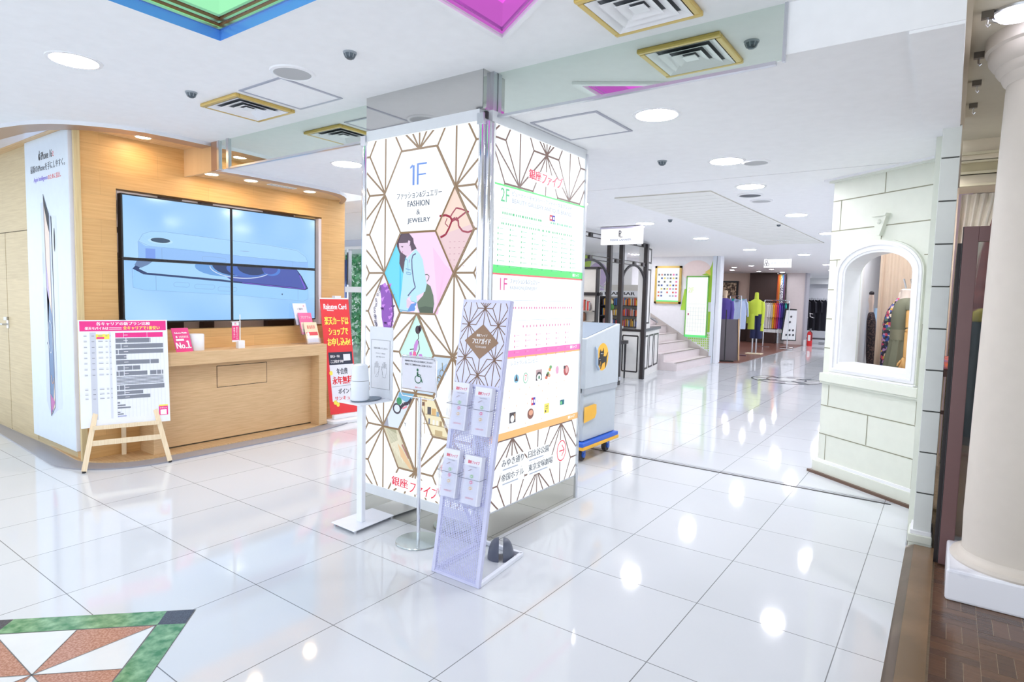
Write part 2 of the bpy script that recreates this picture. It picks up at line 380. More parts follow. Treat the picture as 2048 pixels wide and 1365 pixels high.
MINT = glow('mint_glass', (160,240,185), 1.0); MINT2 = glow('mint_glass_pale', (185,240,225), 1.0); BLUEM = mat('blue_mirror', (56,106,196), .05, 1); BLUEM2 = mat('blue_panel', (60,108,200), .2)
MAG = glow('magenta_glass', (238,96,232), 1.0); MAG2 = glow('magenta_glass_deep', (190,92,190), 1.0)
sq = [(GX0,GY1),(GX1,GY1),(GX1,GY0),(GX0,GY0)]
gw = well('ceiling_light_well', sq, .5, MINT, mat('painted_blue_reflection',(96,152,240),.15), 'square ceiling light well with green glowing glass and a painted blue reflection on its lining', 'ceiling light', [(1,CF+.5,MINT),(.72,CF+.47,MINT2)], [(.992,CF+.052),(.99,CF+.082),(.99,CF+.112)], ((GX0+GX1)/2,(GY0+GY1)/2,CF))  # blue reflection of the mirror lining is painted in as its colour
lb = M(); DK = mat('well_brown', (140,92,66), .2)
for a, b in zip(sq, sq[1:]+sq[:1]):
    for z0, z1, m in ((CF+.052,CF+.062,mat('well_green',(140,215,130),.3,em=(150,225,140),es=.7)),(CF+.062,CF+.112,DK),(CF+.112,CF+.5,MINT)):
        i = .008; cx, cy = (GX0+GX1)/2, (GY0+GY1)/2
        q = lambda p: (p[0]+(i if p[0] < cx else -i), p[1]+(i if p[1] < cy else -i))
        A_, B_ = q(a), q(b); lb.poly([(A_[0],A_[1],z0),(B_[0],B_[1],z0),(B_[0],B_[1],z1),(A_[0],A_[1],z1)], m)
lb.build('coloured_bands', gw)
ww = well('ceiling_light_well', MG, .32, MAG, PUREW, 'pointed ceiling light well with glowing magenta glass and white rim', 'ceiling light', [(1,CF+.3,MAG),(.8,CF+.28,MAG)], [(.99,CF+.02)], (-1.4,1.7,CF))
rm = M()
for i in range(len(MG)):
    a, b = Vector(MG[i]), Vector(MG[(i+1)%len(MG)]); c = Vector((-1.3,1.6)); A_, B_ = a+(a-c)*.07, b+(b-c)*.07
    rm.prism([(a.x,a.y,CF-.001),(b.x,b.y,CF-.001),(B_.x,B_.y,CF-.001),(A_.x,A_.y,CF-.001)], (0,0,-.015), PUREW)
    ai, bi = a+(c-a)*.012, b+(c-b)*.012
    rm.poly([(ai.x,ai.y,CF+.09),(bi.x,bi.y,CF+.09),(bi.x,bi.y,CF+.14),(ai.x,ai.y,CF+.14)], MAG2); rm.poly([(ai.x,ai.y,CF+.14),(bi.x,bi.y,CF+.14),(bi.x,bi.y,CF+.3),(ai.x,ai.y,CF+.3)], MAG)
    rm.poly([(ai.x,ai.y,CF+.0),(bi.x,bi.y,CF+.0),(bi.x,bi.y,CF+.09),(ai.x,ai.y,CF+.09)], MAG2)
rm.build('rim', ww)

# ------------------------------------------------------------------ round ceiling lamps
def lamp_proto(r=.115, m=LAMPM, nm='ceiling_light'):
    t = thing(nm, '', 'ceiling light', (0,0,0), 'round recessed ceiling lamps')
    M().lathe([(r,0),(r*1.0,-.006),(r*1.16,-.004),(r*1.18,0)],(0,0),PUREW,32).build('trim_ring', t, smooth=True)
    M().lathe([(r*.99,-.001),(r*.99,-.004)],(0,0),m,32).build('diffuser', t)
    return t
LP = [(-4.02,1.37,CF,'round ceiling lamp over the wooden booth corner, at the far left of the ceiling'),
 (-1.40,3.28,CR,'large round ceiling lamp to the right of the ceiling hatch behind the pillar'),
 (-4.03,3.255,CR,'round ceiling lamp between the booth soffit and the light-box pillar'),
 (-1.406,4.609,CR,'round ceiling lamp beside the pale grille, third away along the right of the corridor'),
 (-1.52,5.719,CR,'round ceiling lamp just in front of the dark ceiling speaker'),
 (-1.533,7.797,CR,'round ceiling lamp beyond the two round ceiling speakers'),
 (-1.52,10.022,CR,'round ceiling lamp half hidden by the left edge of the block wall'),
 (-3.449,7.837,CR,'round ceiling lamp touching the watch shop sign on its right'),
 (-3.433,10.086,CR,'round ceiling lamp above the framed notice board by the stairs'),
 (-3.3,12.6,CR,'small round ceiling lamp above the green mural wall'),
 (-2.6,14.2,CR,'small round ceiling lamp in front of the clothes shop sign'),(-1.5,12.4,CR,None),(-3.4,16.4,CR,'small round lamp just right of the clothes shop sign'),
 (-1.6,15,CR,None),(-2.7,18,CR,'small round lamp right above the beige end wall'),(-3.0,21,CR,'tiny round lamp over the corridor near the beige wall'),(-3.2,24.5,CR,'tiny round lamp above the black suits'),(-2.2,23,CR,None)]
proto = lamp_proto(); LDR = [c for c in proto.children if c.name.startswith('diffuser')][0].data.copy(); first = True; LAMPR = mat('lamp_glow_rear',(255,255,255),.5,em=(252,250,255),es=LAMP*1.25)
LDR.materials.clear(); LDR.materials.append(LAMPR)
def rear(o):
    if o.location.z < 2.6 and o.location.y > 5.5:
        for ch in o.children:
            if ch.name.startswith('diffuser'): ch.data = LDR
    return o
hid = ['nearest','middle one','farthest']
for x, y, z, lab in LP:
    if not lab: lab = 'added round ceiling lamp hidden behind the block wall, '+hid.pop(0)  # unseen lamps added behind the wall to brighten the corridor
    o = proto if first else rear(dup(proto, (x,y,z), lab))
    if first: o.location = (x,y,z); o['label'] = lab; first = False
# unseen lamps added behind the viewpoint to brighten the hall
for i, (x, y) in enumerate(((-4.8,-.6),(-2.6,-1.2),(-.8,-.4),(-7.2,.6),(-1.2,-2.8),(-4.2,-2.8))): dup(proto, (x,y,CF), 'added round ceiling lamp behind the viewpoint, '+('left of the green well','straight behind the photographer','beside the classic shop','by the booth side wall','far behind on the right','far behind on the left')[i])
for i, (x, y) in enumerate(((-3.4,4.5),(-3.4,5.9),(-5.6,5.0),(-6.6,7.2),(-7.5,10.2),(-6.0,13.2),(-8.5,5.6),(-6.8,18),(-7.5,21),(-1.4,18),(-1.5,21),(-3.6,27),(-1.8,26),(-5.6,9.0),(-9.4,10),(-.30,5.85),(-.30,7.4))): (rear if y > 7.5 or x < -5 else lambda q: q)(dup(proto, (x,y,CR), 'added round ceiling lamp '+('hidden behind the light-box pillar','behind the pillar towards the corridor','between the booth end and the pillar','left of the gate inside the watch shop','over the mural in the watch shop','above the upper stairs','near the glazed entrance','over the purple mannequin side of the clothes shop','over the back of the clothes shop','behind the block wall, third from its end','behind the block wall, fourth from its end','over the black suits','over the far right of the suit shop','over the bar table','in front of the entrance hedge','just inside the arched window','behind the beige backdrop')[i]))  # extra lamps added behind pillar and walls to brighten the rear and window
# clothes shop lamps
sp = lamp_proto(.07, LAMPM); sp['group'] = 'small lamps in the clothes shop ceiling'; sp['label'] = 'small round lamp in the clothes shop ceiling, nearest the white post'; sp.location = (-5.2,16.2,CR)
for i, (x, y) in enumerate(((-5.3,17.2),(-5.4,19),(-4.7,18.2),(-5.3,21.5),(-4.6,20.2),(-4.7,22.2),(-5.9,20.5))):
    dup(sp, (x,y,CR), 'small round lamp in the clothes shop ceiling, '+('by the wall picture','over the purple shirt','over the lime tunic','deep over the back wall','over the coloured tops','by the rainbow scarves','left of the dark cabinet')[i])

# ------------------------------------------------------------------ vents, hatches, speakers, sprinklers
def vent(x0, x1, y0, y1, z, label):
    c = ((x0+x1)/2, (y0+y1)/2, z); t = thing('ceiling_vent', label, 'vent', c, 'gold framed ceiling vents')
    f = M(); w = .03
    for a, b in (((x0,y0),(x1,y0+w)),((x0,y1-w),(x1,y1)),((x0,y0+w),(x0+w,y1-w)),((x1-w,y0+w),(x1,y1-w))): f.box((a[0],a[1],z-.022),(b[0],b[1],z),GOLD)
    f.build('frame', t, bevel=.006)
    g = M(); cx, cy = c[:2]; hx, hy = (x1-x0)/2-w, (y1-y0)/2-w
    g.box((x0+w,y0+w,z-.002),(x1-w,y1-w,z-.001),mat('vent_dark',(104,108,114),.7))
    for s0, s1 in ((.985,.76),(.72,.48),(.44,.2)):
        for sx, sy in ((1,0),(-1,0),(0,1),(0,-1)):
            if sx: p = [(cx+sx*hx*s0,cy-hy*s0,z-.022),(cx+sx*hx*s0,cy+hy*s0,z-.022),(cx+sx*hx*s1,cy+hy*s1,z-.006),(cx+sx*hx*s1,cy-hy*s1,z-.006)]
            else: p = [(cx-hx*s0,cy+sy*hy*s0,z-.022),(cx+hx*s0,cy+sy*hy*s0,z-.022),(cx+hx*s1,cy+sy*hy*s1,z-.006),(cx-hx*s1,cy+sy*hy*s1,z-.006)]
            g.prism(p, (0,0,.002), PUREW)
    g.box((cx-hx*.19,cy-hy*.19,z-.02),(cx+hx*.19,cy+hy*.19,z-.016),PUREW)
    g.build('louvres', t); return t
vent(-4.19,-3.75,2.15,2.585,CF,'square ceiling vent in a gold frame, beside the ceiling hatch over the booth')
vent(-1.352,-.94,2.255,2.662,CF,'square ceiling vent in a gold frame, right of the magenta light well')
def hatch(x0, x1, y0, y1, z, label):
    t = thing('ceiling_hatch', label, 'access hatch', ((x0+x1)/2,(y0+y1)/2,z), 'square ceiling access hatches')
    g = mat('hatch_frame', (176,178,190), .4, .4); f = M(); w = .016
    for a, b in (((x0,y0),(x1,y0+w)),((x0,y1-w),(x1,y1)),((x0,y0+w),(x0+w,y1-w)),((x1-w,y0+w),(x1,y1-w))): f.box((a[0],a[1],z-.006),(b[0],b[1],z),g)
    f.build('frame', t); M().box((x0+w,y0+w,z-.003),(x1-w,y1-w,z),CEIL).build('cover', t)
hatch(-3.695,-3.25,2.14,2.59,CF,'square access hatch in the front ceiling, touching the gold framed vent')
hatch(-2.095,-1.65,3.04,3.51,CR,'square access hatch in the lower ceiling, right behind the light-box pillar')
def speaker(x, y, z, r, label, dark=0):
    t = thing('ceiling_speaker', label, 'speaker', (x,y,z), 'round ceiling speakers')
    M().lathe([(r,z),(r*.98,z-.008),(r*.84,z-.012),(r*.82,z-.006)],(x,y),PUREW,36).build('ring', t, smooth=True)
    M().lathe([(r*.82,z-.004),(r*.82,z-.008)],(x,y),mat('speaker_mesh_%d'%dark, (104,108,114) if dark else (186,188,190), .8, .2),36).build('grille', t)
speaker(-3.13,2.14,CF,.125,'round grey ceiling speaker next to the hatch, left of the pillar')
speaker(-1.231,4.745,CR,.1,'round pale grille in the rear ceiling, right of a lamp')
speaker(-1.64,6.167,CR,.12,'round ceiling speaker with a dark centre in the corridor ceiling',1)
speaker(-1.63,6.56,CR,.11,'round pale ceiling speaker just beyond the dark one')
def sprinkler(x, y, z, label, s=1):
    t = thing('smoke_detector', label, 'smoke detector', (x,y,z), 'small grey detectors on the ceiling')
    M().lathe([(.036*s,z),(.034*s,z-.008),(.03*s,z-.01)],(x,y),mat('detector_grey',(150,158,166),.4),20).build('base', t, smooth=True)
    g = M().lathe([(.03*s,z-.01),(.026*s,z-.024),(.014*s,z-.034),(.001,z-.036)],(x,y),mat('detector_dark',(84,94,102),.35,.5),20)
    for k in range(8): a = k*math.pi/4; g.bar((x+.031*s*math.cos(a),y+.031*s*math.sin(a),z-.008),(x+.022*s*math.cos(a),y+.022*s*math.sin(a),z-.028),.004,.004,mat('detector_grey'))
    g.build('cage', t)
sprinkler(-4.0,2.0,CF,'grey detector on the ceiling left of the gold vent over the booth')
sprinkler(-2.615,2.128,CF,'grey detector on the ceiling in front of the pillar, right of the speaker')
sprinkler(-.85,2.46,CF,'grey detector on the ceiling beside the gold vent, mirrored in the right mirror band')
sprinkler(-1.81,4.38,CR,'grey detector hanging in the middle of the rear ceiling')
sprinkler(-3.0,7.6,CR,'grey detector near the watch shop sign',.9)
sprinkler(-1.9,8.6,CR,'grey detector right of the cream ceiling tray',.9)

# ================================================================== BOOTH (left)
BX, BY = -5.70, 1.93
bw = M()
# TV wall with an opening
oy0, oy1, oz0, oz1 = 2.215, 4.26, 1.075, 2.27; bx0 = BX-.12
bw.box((bx0,BY,0),(BX,oy0,CF),OAKW); bw.box((bx0,oy1,0),(BX,4.575,CR+.02),OAKW); bw.box((bx0,oy0,0),(BX,oy1,oz0),OAKW)
bw.box((bx0,oy0,oz1),(BX,2.80,CF),OAKW); bw.box((bx0,2.80,oz1),(BX,oy1,CR+.02),OAKW)
struct(bw.build('wall_booth_front'))
struct(M().box((-9.5,BY,0),(bx0,BY+.1,CF+.1),OAKCOOL).build('wall_booth_side'))
struct(M().box((-9.5,4.475,0),(bx0,4.575,CR+.02),OAKW).build('wall_booth_rear'))
struct(M().box((BX-.02,BY-.012,0),(BX+.012,BY+.03,CF),wood('oak_edge',(224,204,156),(206,184,138),'z',plank=(9,9))).build('trim_10'))
# service space seen through the gap round the screens
st = M().box((-6.6,2.0,.9),(-6.5,4.5,2.5),mat('service_white',(220,206,204),.7))
for a, b in ((2.05,2.2),(2.9,3.1),(3.3,3.42),(4.05,4.4)): st.box((-6.5,a,1.0),(-6.42,b,2.45),DARK)
for a, b in ((1.0,1.75),(1.92,1.97),(2.08,2.2)): st.box((-6.0,2.1,a),(-5.9,2.3,b),DARK)
struct(st.build('wall_service_space'))
struct(M().box((BX-.1,oy1-.035,1.09),(BX-.005,oy1,2.255),mat('lit_reveal',(244,236,242),.5)).box((BX-.10,oy0,2.02),(BX-.09,oy0+.04,2.27),mat('lit_reveal')).build('trim_11'))
# door leaf outline in the side wall
d = M(); g = mat('gap_dark',(78,66,48),.8)
d.box((-7.47,BY-.002,.02),(-7.464,BY,1.95),g).box((-8.2,BY-.002,1.944),(-6.72,BY,1.95),g)
d.box((-8.19,BY-.004,.03),(-7.475,BY-.001,1.94),OAKCOOL).box((-7.462,BY-.004,.03),(-6.73,BY-.001,1.94),OAKCOOL)
dr = struct(d.build('door_1'))
hd = M().box((-7.49,BY-.012,1.02),(-7.44,BY-.004,1.1),STEEL).tube([(-7.455,BY-.01,1.06),(-7.455,BY-.05,1.06),(-7.56,BY-.055,1.06)],.009,STEEL).cyl((-7.465,BY-.02),.02,1.1,1.13,STEEL,16)
hd.build('door_handle', dr, smooth=True)
# advert panel
t = thing('advert_panel', 'tall white phone advert panel fixed to the side of the wooden booth', 'advert panel', (-6.24,1.9,.09))
M().box((-6.735,1.895,.09),(-5.742,BY,2.70),mat('panel_white',(236,240,250),.4)).build('board', t, bevel=.004)
PF = mat('panel_print',(225,238,250),.35)
a = Art((-6.735,1.895,.09), X, Z)     # u 0..0.993, v 0..2.61
a.rect(.004,.004,.989,2.606,PF,1)
K = mat('print_black',(24,26,34),.5)
a.ell(.365,2.448,.022,.030,K,2); a.ell(.37,2.488,.007,.014,K,2,10); a.ell(.387,2.453,.008,.011,PF,3,12)
a.text('iPhone 16', .40,2.418,.655,2.482,K,2,bold=.002); a.text('e', .662,2.42,.694,2.465,mat('print_rose',(240,120,120),.5),2)
a.text('最新のiPhoneを手にしやすく。', .142,2.325,.928,2.388,mat('print_grey',(70,78,92),.5),2,bold=.002)
a.text('Apple Intelligence', .213,2.236,.54,2.284,mat('print_violet',(140,120,230),.5),2,bold=.0015); a.text('のために設計。', .55,2.24,.837,2.284,mat('print_rose'),2,bold=.0015)
PH = mat('phone_pale',(206,218,240),.3); 
a.poly([(.36,2.09-.03),(.44,2.10-.03),(.60,1.93),(.62,.30),(.46,.22),(.36,.35)],PH,2)
a.poly([(.58,1.95),(.70,1.93),(.72,.32),(.62,.30)],mat('phone_pale2',(218,230,246),.3),2)
SCN = mat('phone_screen',(60,110,165),.2)
a.poly([(.42,2.12),(.54,1.94),(.56,.32),(.455,.235)],mat('phone_sky',(235,214,200),.3),3)
a.poly([(.425,2.12),(.545,1.96),(.545,1.80),(.50,1.88),(.44,2.03)],K,4)
a.poly([(.44,1.35),(.55,1.10),(.56,.60),(.50,.22+.03),(.458,.30)],SCN,4)
a.poly([(.44,1.6),(.5,1.3),(.46,1.0)],mat('phone_lilac',(188,168,224),.3),4)
a.poly([(.46,.42),(.56,.36),(.46,.24)],mat('phone_magenta',(190,90,170),.3),5)
a.path([(.43,2.13),(.45,1.2),(.46,.23),(.565,.32),(.55,1.2),(.55,1.94),(.425,2.13)],.006,mat('phone_edge',(60,70,110),.3),6)
a.ell(.655,1.74,.013,.10,K,4); a.ring(.5,.92,.045,.14,.006,mat('phone_arc',(236,244,252),.3),6)
a.ring(.52,.62,.035,.1,.006,mat('phone_orange',(250,180,120),.3),6,t0=200,t1=330); a.ell(.42,.86,.006,.012,K,4,10)
for v in (1.55,1.25): a.ring(.385,v,.014,.09,.003,mat('phone_line',(180,190,216),.3),4)
a.build('print', t)

# stepped plinth: oak step and grey kerb following the same curve
def off(c, d):
    o = []
    for i, p in enumerate(c):
        a_, b_ = Vector(c[max(i-1,0)]), Vector(c[min(i+1,len(c)-1)]); t_ = (b_-a_).normalized(); o.append((p[0]-t_.y*d, p[1]+t_.x*d))
    return o
kc = [(-5.44,4.62),(-5.30,4.22),(-5.225,3.9),(-5.205,3.4)]+bc+[(-7.3,1.80),(-9.5,1.88)]
inn = off(kc, -.165); inn[0] = (-5.58,4.60)
inn = [(x, y) for x, y in inn]
kb = M()
for i in range(len(kc)-1):
    kb.prism([(*kc[i],0),(*kc[i+1],0),(*inn[i+1],0),(*inn[i],0)], (0,0,.012), GREYST)
struct(kb.build('trim_12'))
wp = M()
i0 = len(kc)-1
pts = inn
for i in range(len(inn)-1):
    a_, b_ = inn[i], inn[i+1]
    q = lambda p: (min(p[0], -5.8) if p[1] < 2.4 else -5.9, 2.0 if p[1] < 2.4 else p[1])
    wp.prism([(*a_,0),(*b_,0),(*q(b_),0),(*q(a_),0)], (0,0,.022), OAKF)
struct(wp.build('trim_13'))
# ceiling fascia of the booth: thin steel band with a brown underside
BRIGHT = mat('polished_band',(236,238,244),.35,.75); fa = M(); UND = mat('fascia_under',(176,148,130),.35,.3)
fc = [(-5.205,2.78),(-5.21,2.5),(-5.235,2.25),(-5.30,2.08),(-5.377,1.965),(-5.45,1.875),(-5.524,1.80),(-5.60,1.745),(-5.681,1.70),(-5.77,1.66),(-5.857,1.63),(-6.11,1.57),(-6.6,1.53),(-9.5,1.5)]
fi = off(fc, -.17)
for i in range(len(fc)-1):
    fa.prism([(*fc[i],CF+.0),(*fc[i+1],CF),(*fc[i+1],CF-.03),(*fc[i],CF-.03)], (-.001,.001,0), BRIGHT)
    fa.poly([(*fc[i],CF-.03),(*fc[i+1],CF-.03),(*fi[i+1],CF-.028),(*fi[i],CF-.028)], UND)
fr = [(-5.125,2.76),(-5.10,3.0),(-5.10,3.7),(-5.12,3.93),(-5.16,4.08),(-5.24,4.2),(-5.34,4.31),(-5.46,4.4),(-5.62,4.5),(-5.75,4.57)]
fi2 = [(x-.12 if y < 4 else x-.14+(y-4)*.1, y) for x, y in fr]
for i in range(len(fr)-1):
    fa.prism([(*fr[i],CR),(*fr[i+1],CR),(*fr[i+1],CR-.034),(*fr[i],CR-.034)], (-.001,0,0), BRIGHT)
    fa.poly([(*fr[i],CR-.034),(*fr[i+1],CR-.034),(*fi2[i+1],CR-.03),(*fi2[i],CR-.03)], UND)
struct(fa.build('trim_14'))
# booth soffit (oak), higher in front, lower behind, with its step
sf = M(); SOF = wood('oak_soffit',(230,198,152),(212,174,126),'x',across='y',plank=(3,3))
sf.prism([(-5.72,1.95,CF-.001),(-5.72,2.8,CF-.001),(-5.3,2.8,CF-.001),(-5.33,2.3,CF-.001),(-5.5,2.0,CF-.001),(-5.66,1.85,CF-.001)], (0,0,.05), SOF)
sf.prism([(-9.5,1.85,CF-.001),(-5.72,1.85,CF-.001),(-5.72,1.96,CF-.001),(-9.5,1.96,CF-.001)], (0,0,.05), SOF); sf.prism([(-9.5,1.5,CF+.002),(-6.1,1.6,CF+.002),(-5.7,1.75,CF+.002),(-5.66,1.9,CF+.002),(-9.5,1.9,CF+.002)], (0,0,.05), mat('gloss_soffit',(226,226,246),.15))
sf.box((-5.84,2.78,CR-.005),(-5.20,4.0,CR+.02),SOF); sf.prism([(-5.84,4.0,CR-.005),(-5.20,4.0,CR-.005),(-5.36,4.24,CR-.005),(-5.7,4.5,CR-.005),(-5.84,4.55,CR-.005)],(0,0,.025),SOF)
sf.box((-5.84,2.775,CR-.03),(-5.2,2.80,CF),SOF); sf.box((-5.2,2.76,CR-.03),(-5.10,2.80,CF),mat('fascia_brown',(164,128,104),.35,.2)); sf.box((-5.10,2.755,CR-.03),(-5.07,2.80,CF),STEEL); sf.box((-4.96,2.758,CR-.03),(-4.925,2.79,CF),STEEL)
struct(sf.build('ceiling_booth'))
struct(M().box((-5.07,2.77,CR-.025),(-4.95,2.785,CF),MIRROR).build('trim_15'))
wl = lamp_proto(.055, WARM); wl['group'] = 'warm lamps in the booth soffit'; wl['label'] = 'small warm soffit lamp of the booth, at the step in the soffit'; wl.location = (-5.46,2.9,CR-.005)
dup(wl,(-5.43,3.262,CR-.005),'small warm soffit lamp of the booth, above the left screens'); dup(wl,(-5.45,3.925,CR-.005),'small warm soffit lamp of the booth, nearest its right end'); dup(wl,(-5.50,2.35,CF-.005),'small warm soffit lamp of the booth, in the higher part of the soffit')
vt = M().box((-5.47,3.45,CR-.012),(-5.40,3.74,CR-.005),PUREW)
for i in range(9): vt.box((-5.466,3.46+i*.03,CR-.015),(-5.404,3.472+i*.03,CR-.012),mat('vent_line',(200,200,196),.5))
tag(rebase(vt.build('air_grille'),(-5.435,3.6,CR-.005)),'small white air grille in the booth soffit between two warm lamps','air grille')

# video wall
TVX = -5.665
ty0, ty1, tz0, tz1 = 2.236, 4.155, 1.146, 2.236; tcy, tcz = (ty0+ty1)/2, (tz0+tz1)/2+.0
SB = mat('screen_blue', (20,24,30), .12, em=(158,210,252), es=1.0)
def skyscreen():
    m = bpy.data.materials.new('screen_sky'); m.use_nodes = True; nt = m.node_tree; b = nt.nodes['Principled BSDF']; L = nt.links.new
    tc = N(nt,'ShaderNodeTexCoord'); nz = N(nt,'ShaderNodeTexNoise'); nz.inputs['Scale'].default_value = 1.3; nz.inputs['Detail'].default_value = 1; L(tc.outputs['Object'], nz.inputs[0])
    rp = N(nt,'ShaderNodeValToRGB'); rp.color_ramp.elements[0].position = .3; rp.color_ramp.elements[0].color = lin((140,194,255)); rp.color_ramp.elements[1].position = .7; rp.color_ramp.elements[1].color = lin((178,222,252)); L(nz.outputs['Fac'], rp.inputs[0])
    L(rp.outputs[0], b.inputs['Emission Color']); b.inputs['Emission Strength'].default_value = .98; b.inputs['Base Color'].default_value = (.01,.012,.015,1); b.inputs['Roughness'].default_value = .12
    return m
SKY = skyscreen()
def S(n, c=(0,0,0), s=.97): return glow('scr_'+n, c, s)
LN = S('line',(134,174,226)); SIDE = S('side',(146,192,248)); BODY = S('body',(166,214,252)); BODY2 = S('body2',(156,208,253)); NAVY = S('navy',(38,60,110)); VIO = S('violet',(74,92,176)); BLU = S('blue',(104,160,226)); PALE = S('pale',(186,226,255))
labs = ['top left video screen on the booth wall showing a pale blue phone corner with camera', 'top right video screen on the booth wall showing the back of a pale blue phone', 'bottom left video screen showing the front corner of a blue phone', 'bottom right video screen showing a purple phone display edge']
for i, (y0, y1, z0, z1) in enumerate(((ty0,tcy,tcz,tz1),(tcy,ty1,tcz,tz1),(ty0,tcy,tz0,tcz),(tcy,ty1,tz0,tcz))):
    t = thing('video_screen', labs[i], 'screen', (TVX,(y0+y1)/2,z0), 'four screens of the video wall')
    M().box((TVX-.07,y0+.001,z0+.001),(TVX,y1-.001,z1-.001),BLACK).build('casing', t)
    gq = .013
    a = Art((TVX,0,0), Y, Z, .0005, cl=(y0+gq,z0+gq,y1-gq,z1-gq))
    a.rect(0,0,9,9,SKY,1)
    if i < 2:      # phone lying face down, back towards us
        a.poly([(2.385,1.86),(2.43,1.93),(2.56,1.945),(3.6,1.915),(3.93,1.89),(4.02,1.83),(4.05,1.77),(3.95,1.765),(3.2,1.79),(2.55,1.815)],BODY,2)
        a.poly([(2.365,1.845),(2.42,1.81),(2.56,1.805),(3.2,1.785),(3.95,1.76),(4.055,1.77),(4.06,1.60),(2.36,1.60)],SIDE,3)
        a.path([(2.365,1.845),(2.40,1.91),(2.47,1.94),(2.6,1.945),(3.6,1.91),(3.92,1.88),(4.03,1.82),(4.055,1.76)],.0035,LN,4); a.path([(2.365,1.845),(2.45,1.812),(3.2,1.785),(3.95,1.758),(4.055,1.765)],.003,LN,4)
        a.path([(2.362,1.845),(2.365,1.69)],.003,LN,4); a.path([(2.555,1.80),(2.555,1.60)],.004,LN,4); a.path([(3.87,1.76),(3.87,1.6)],.004,LN,4)
        a.ell(2.545,1.862,.105,.026,PALE,4); a.ell(2.545,1.868,.082,.021,S('lens',(50,78,106)),5)
        a.rect(2.42,1.64,2.5,1.79,S('sheen',(120,158,238)),4)
        for dv in (.022,-.022): a.line((2.93,1.735+dv-.0),(3.12,1.728+dv),.004,LN,5)
        a.ring(2.93,1.735,.02,.022,.004,LN,5,12,90,270); a.ring(3.12,1.728,.02,.022,.004,LN,5,12,-90,90)
        a.ell(3.33,1.83,.05,.004,S('faint',(150,184,232)),5)
    else:          # phone lying face up
        a.poly([(2.35,1.66),(2.33,1.60),(2.40,1.575),(3.2,1.55),(4.0,1.50),(4.06,1.54),(4.05,1.37),(4.0,1.345),(3.2,1.40),(2.4,1.43),(2.32,1.45),(2.31,1.50)],BODY2,2)
        a.poly([(2.39,1.70),(2.315,1.61),(2.40,1.565),(3.2,1.52),(4.02,1.465),(4.06,1.48),(3.98,1.61),(3.9,1.70)],NAVY,3)
        a.poly([(2.43,1.70),(2.365,1.61),(2.43,1.58),(3.1,1.545),(3.2,1.535),(2.95,1.70)],BODY,4)
        a.poly([(2.36,1.70),(2.33,1.64),(2.38,1.62),(2.44,1.65),(2.5,1.70)],S('notch',(104,132,176)),5)
        a.poly([(2.95,1.70),(3.2,1.535),(3.85,1.495),(4.02,1.48),(4.04,1.49),(3.95,1.62),(3.9,1.70)],VIO,4)
        a.ell(3.12,1.66,.28,.085,BLU,5); a.ell(3.22,1.69,.22,.10,NAVY,6); a.ell(3.38,1.66,.24,.085,S('b2',(70,110,196)),7); a.ell(3.42,1.68,.17,.08,NAVY,8)
        a.ring(3.3,1.67,.32,.105,.008,S('arc',(212,228,252)),9,24,180,350); a.ell(3.62,1.66,.10,.06,S('b3',(80,130,216)),9); a.ell(3.6,1.675,.09,.06,VIO,10)
        a.path([(4.02,1.48),(3.95,1.62)],.012,S('neon',(130,90,220)),10); a.path([(3.3,1.52),(4.02,1.475)],.006,S('neon'),10)
        a.path([(2.31,1.61),(2.315,1.45),(2.4,1.43),(3.2,1.40),(4.0,1.345),(4.055,1.37),(4.055,1.5)],.003,LN,10)
        for u, v, hw in ((2.72,1.485,.05),(2.93,1.472,.075),(3.15,1.455,.075)):
            for dv in (.02,-.02): a.line((u-hw,v+dv+.002),(u+hw,v+dv-.003),.003,LN,10)
            a.ring(u-hw,v,.02,.02,.003,LN,10,10,90,270); a.ring(u+hw,v,.02,.02,.003,LN,10,10,-90,90)
        a.ell(3.74,1.415,.007,.009,NAVY,10,10); a.path([(2.5,1.56),(2.5,1.43)],.004,LN,10); a.path([(3.93,1.47),(3.93,1.36)],.004,LN,10)
    a.build('display', t)

# counter
t = thing('service_counter', 'long pale oak service counter under the video wall', 'counter', (-5.56,3.3,.02))
c = M(); cx0, cx1, cz = -5.70, -5.42, .892
c.prism([(cx0,2.36,.775),(cx1-.02,2.36,.775),(cx1,2.5,.775),(cx1,4.12,.775),(cx0,4.12,.775)],(0,0,cz-.775),OAKC)
c.build('top', t, bevel=.003)
M().box((cx0,4.02,.022),(cx1,4.12,.775),OAKC).build('end_panel', t, bevel=.003)
M().box((cx0,2.36,.022),(cx1-.02,2.46,.775),OAKC).build('end_panel', t, bevel=.002)
M().box((-5.60,2.46,.035),(-5.56,4.02,.775),OAKC).build('front_panel', t)
M().box((-5.561,2.985,.53),(-5.5575,3.492,.726),OAKC).box((-5.5605,2.979,.524),(-5.559,3.498,.732),g).box((-5.60,2.46,.022),(-5.565,4.02,.035),g).build('drawer_front', t)
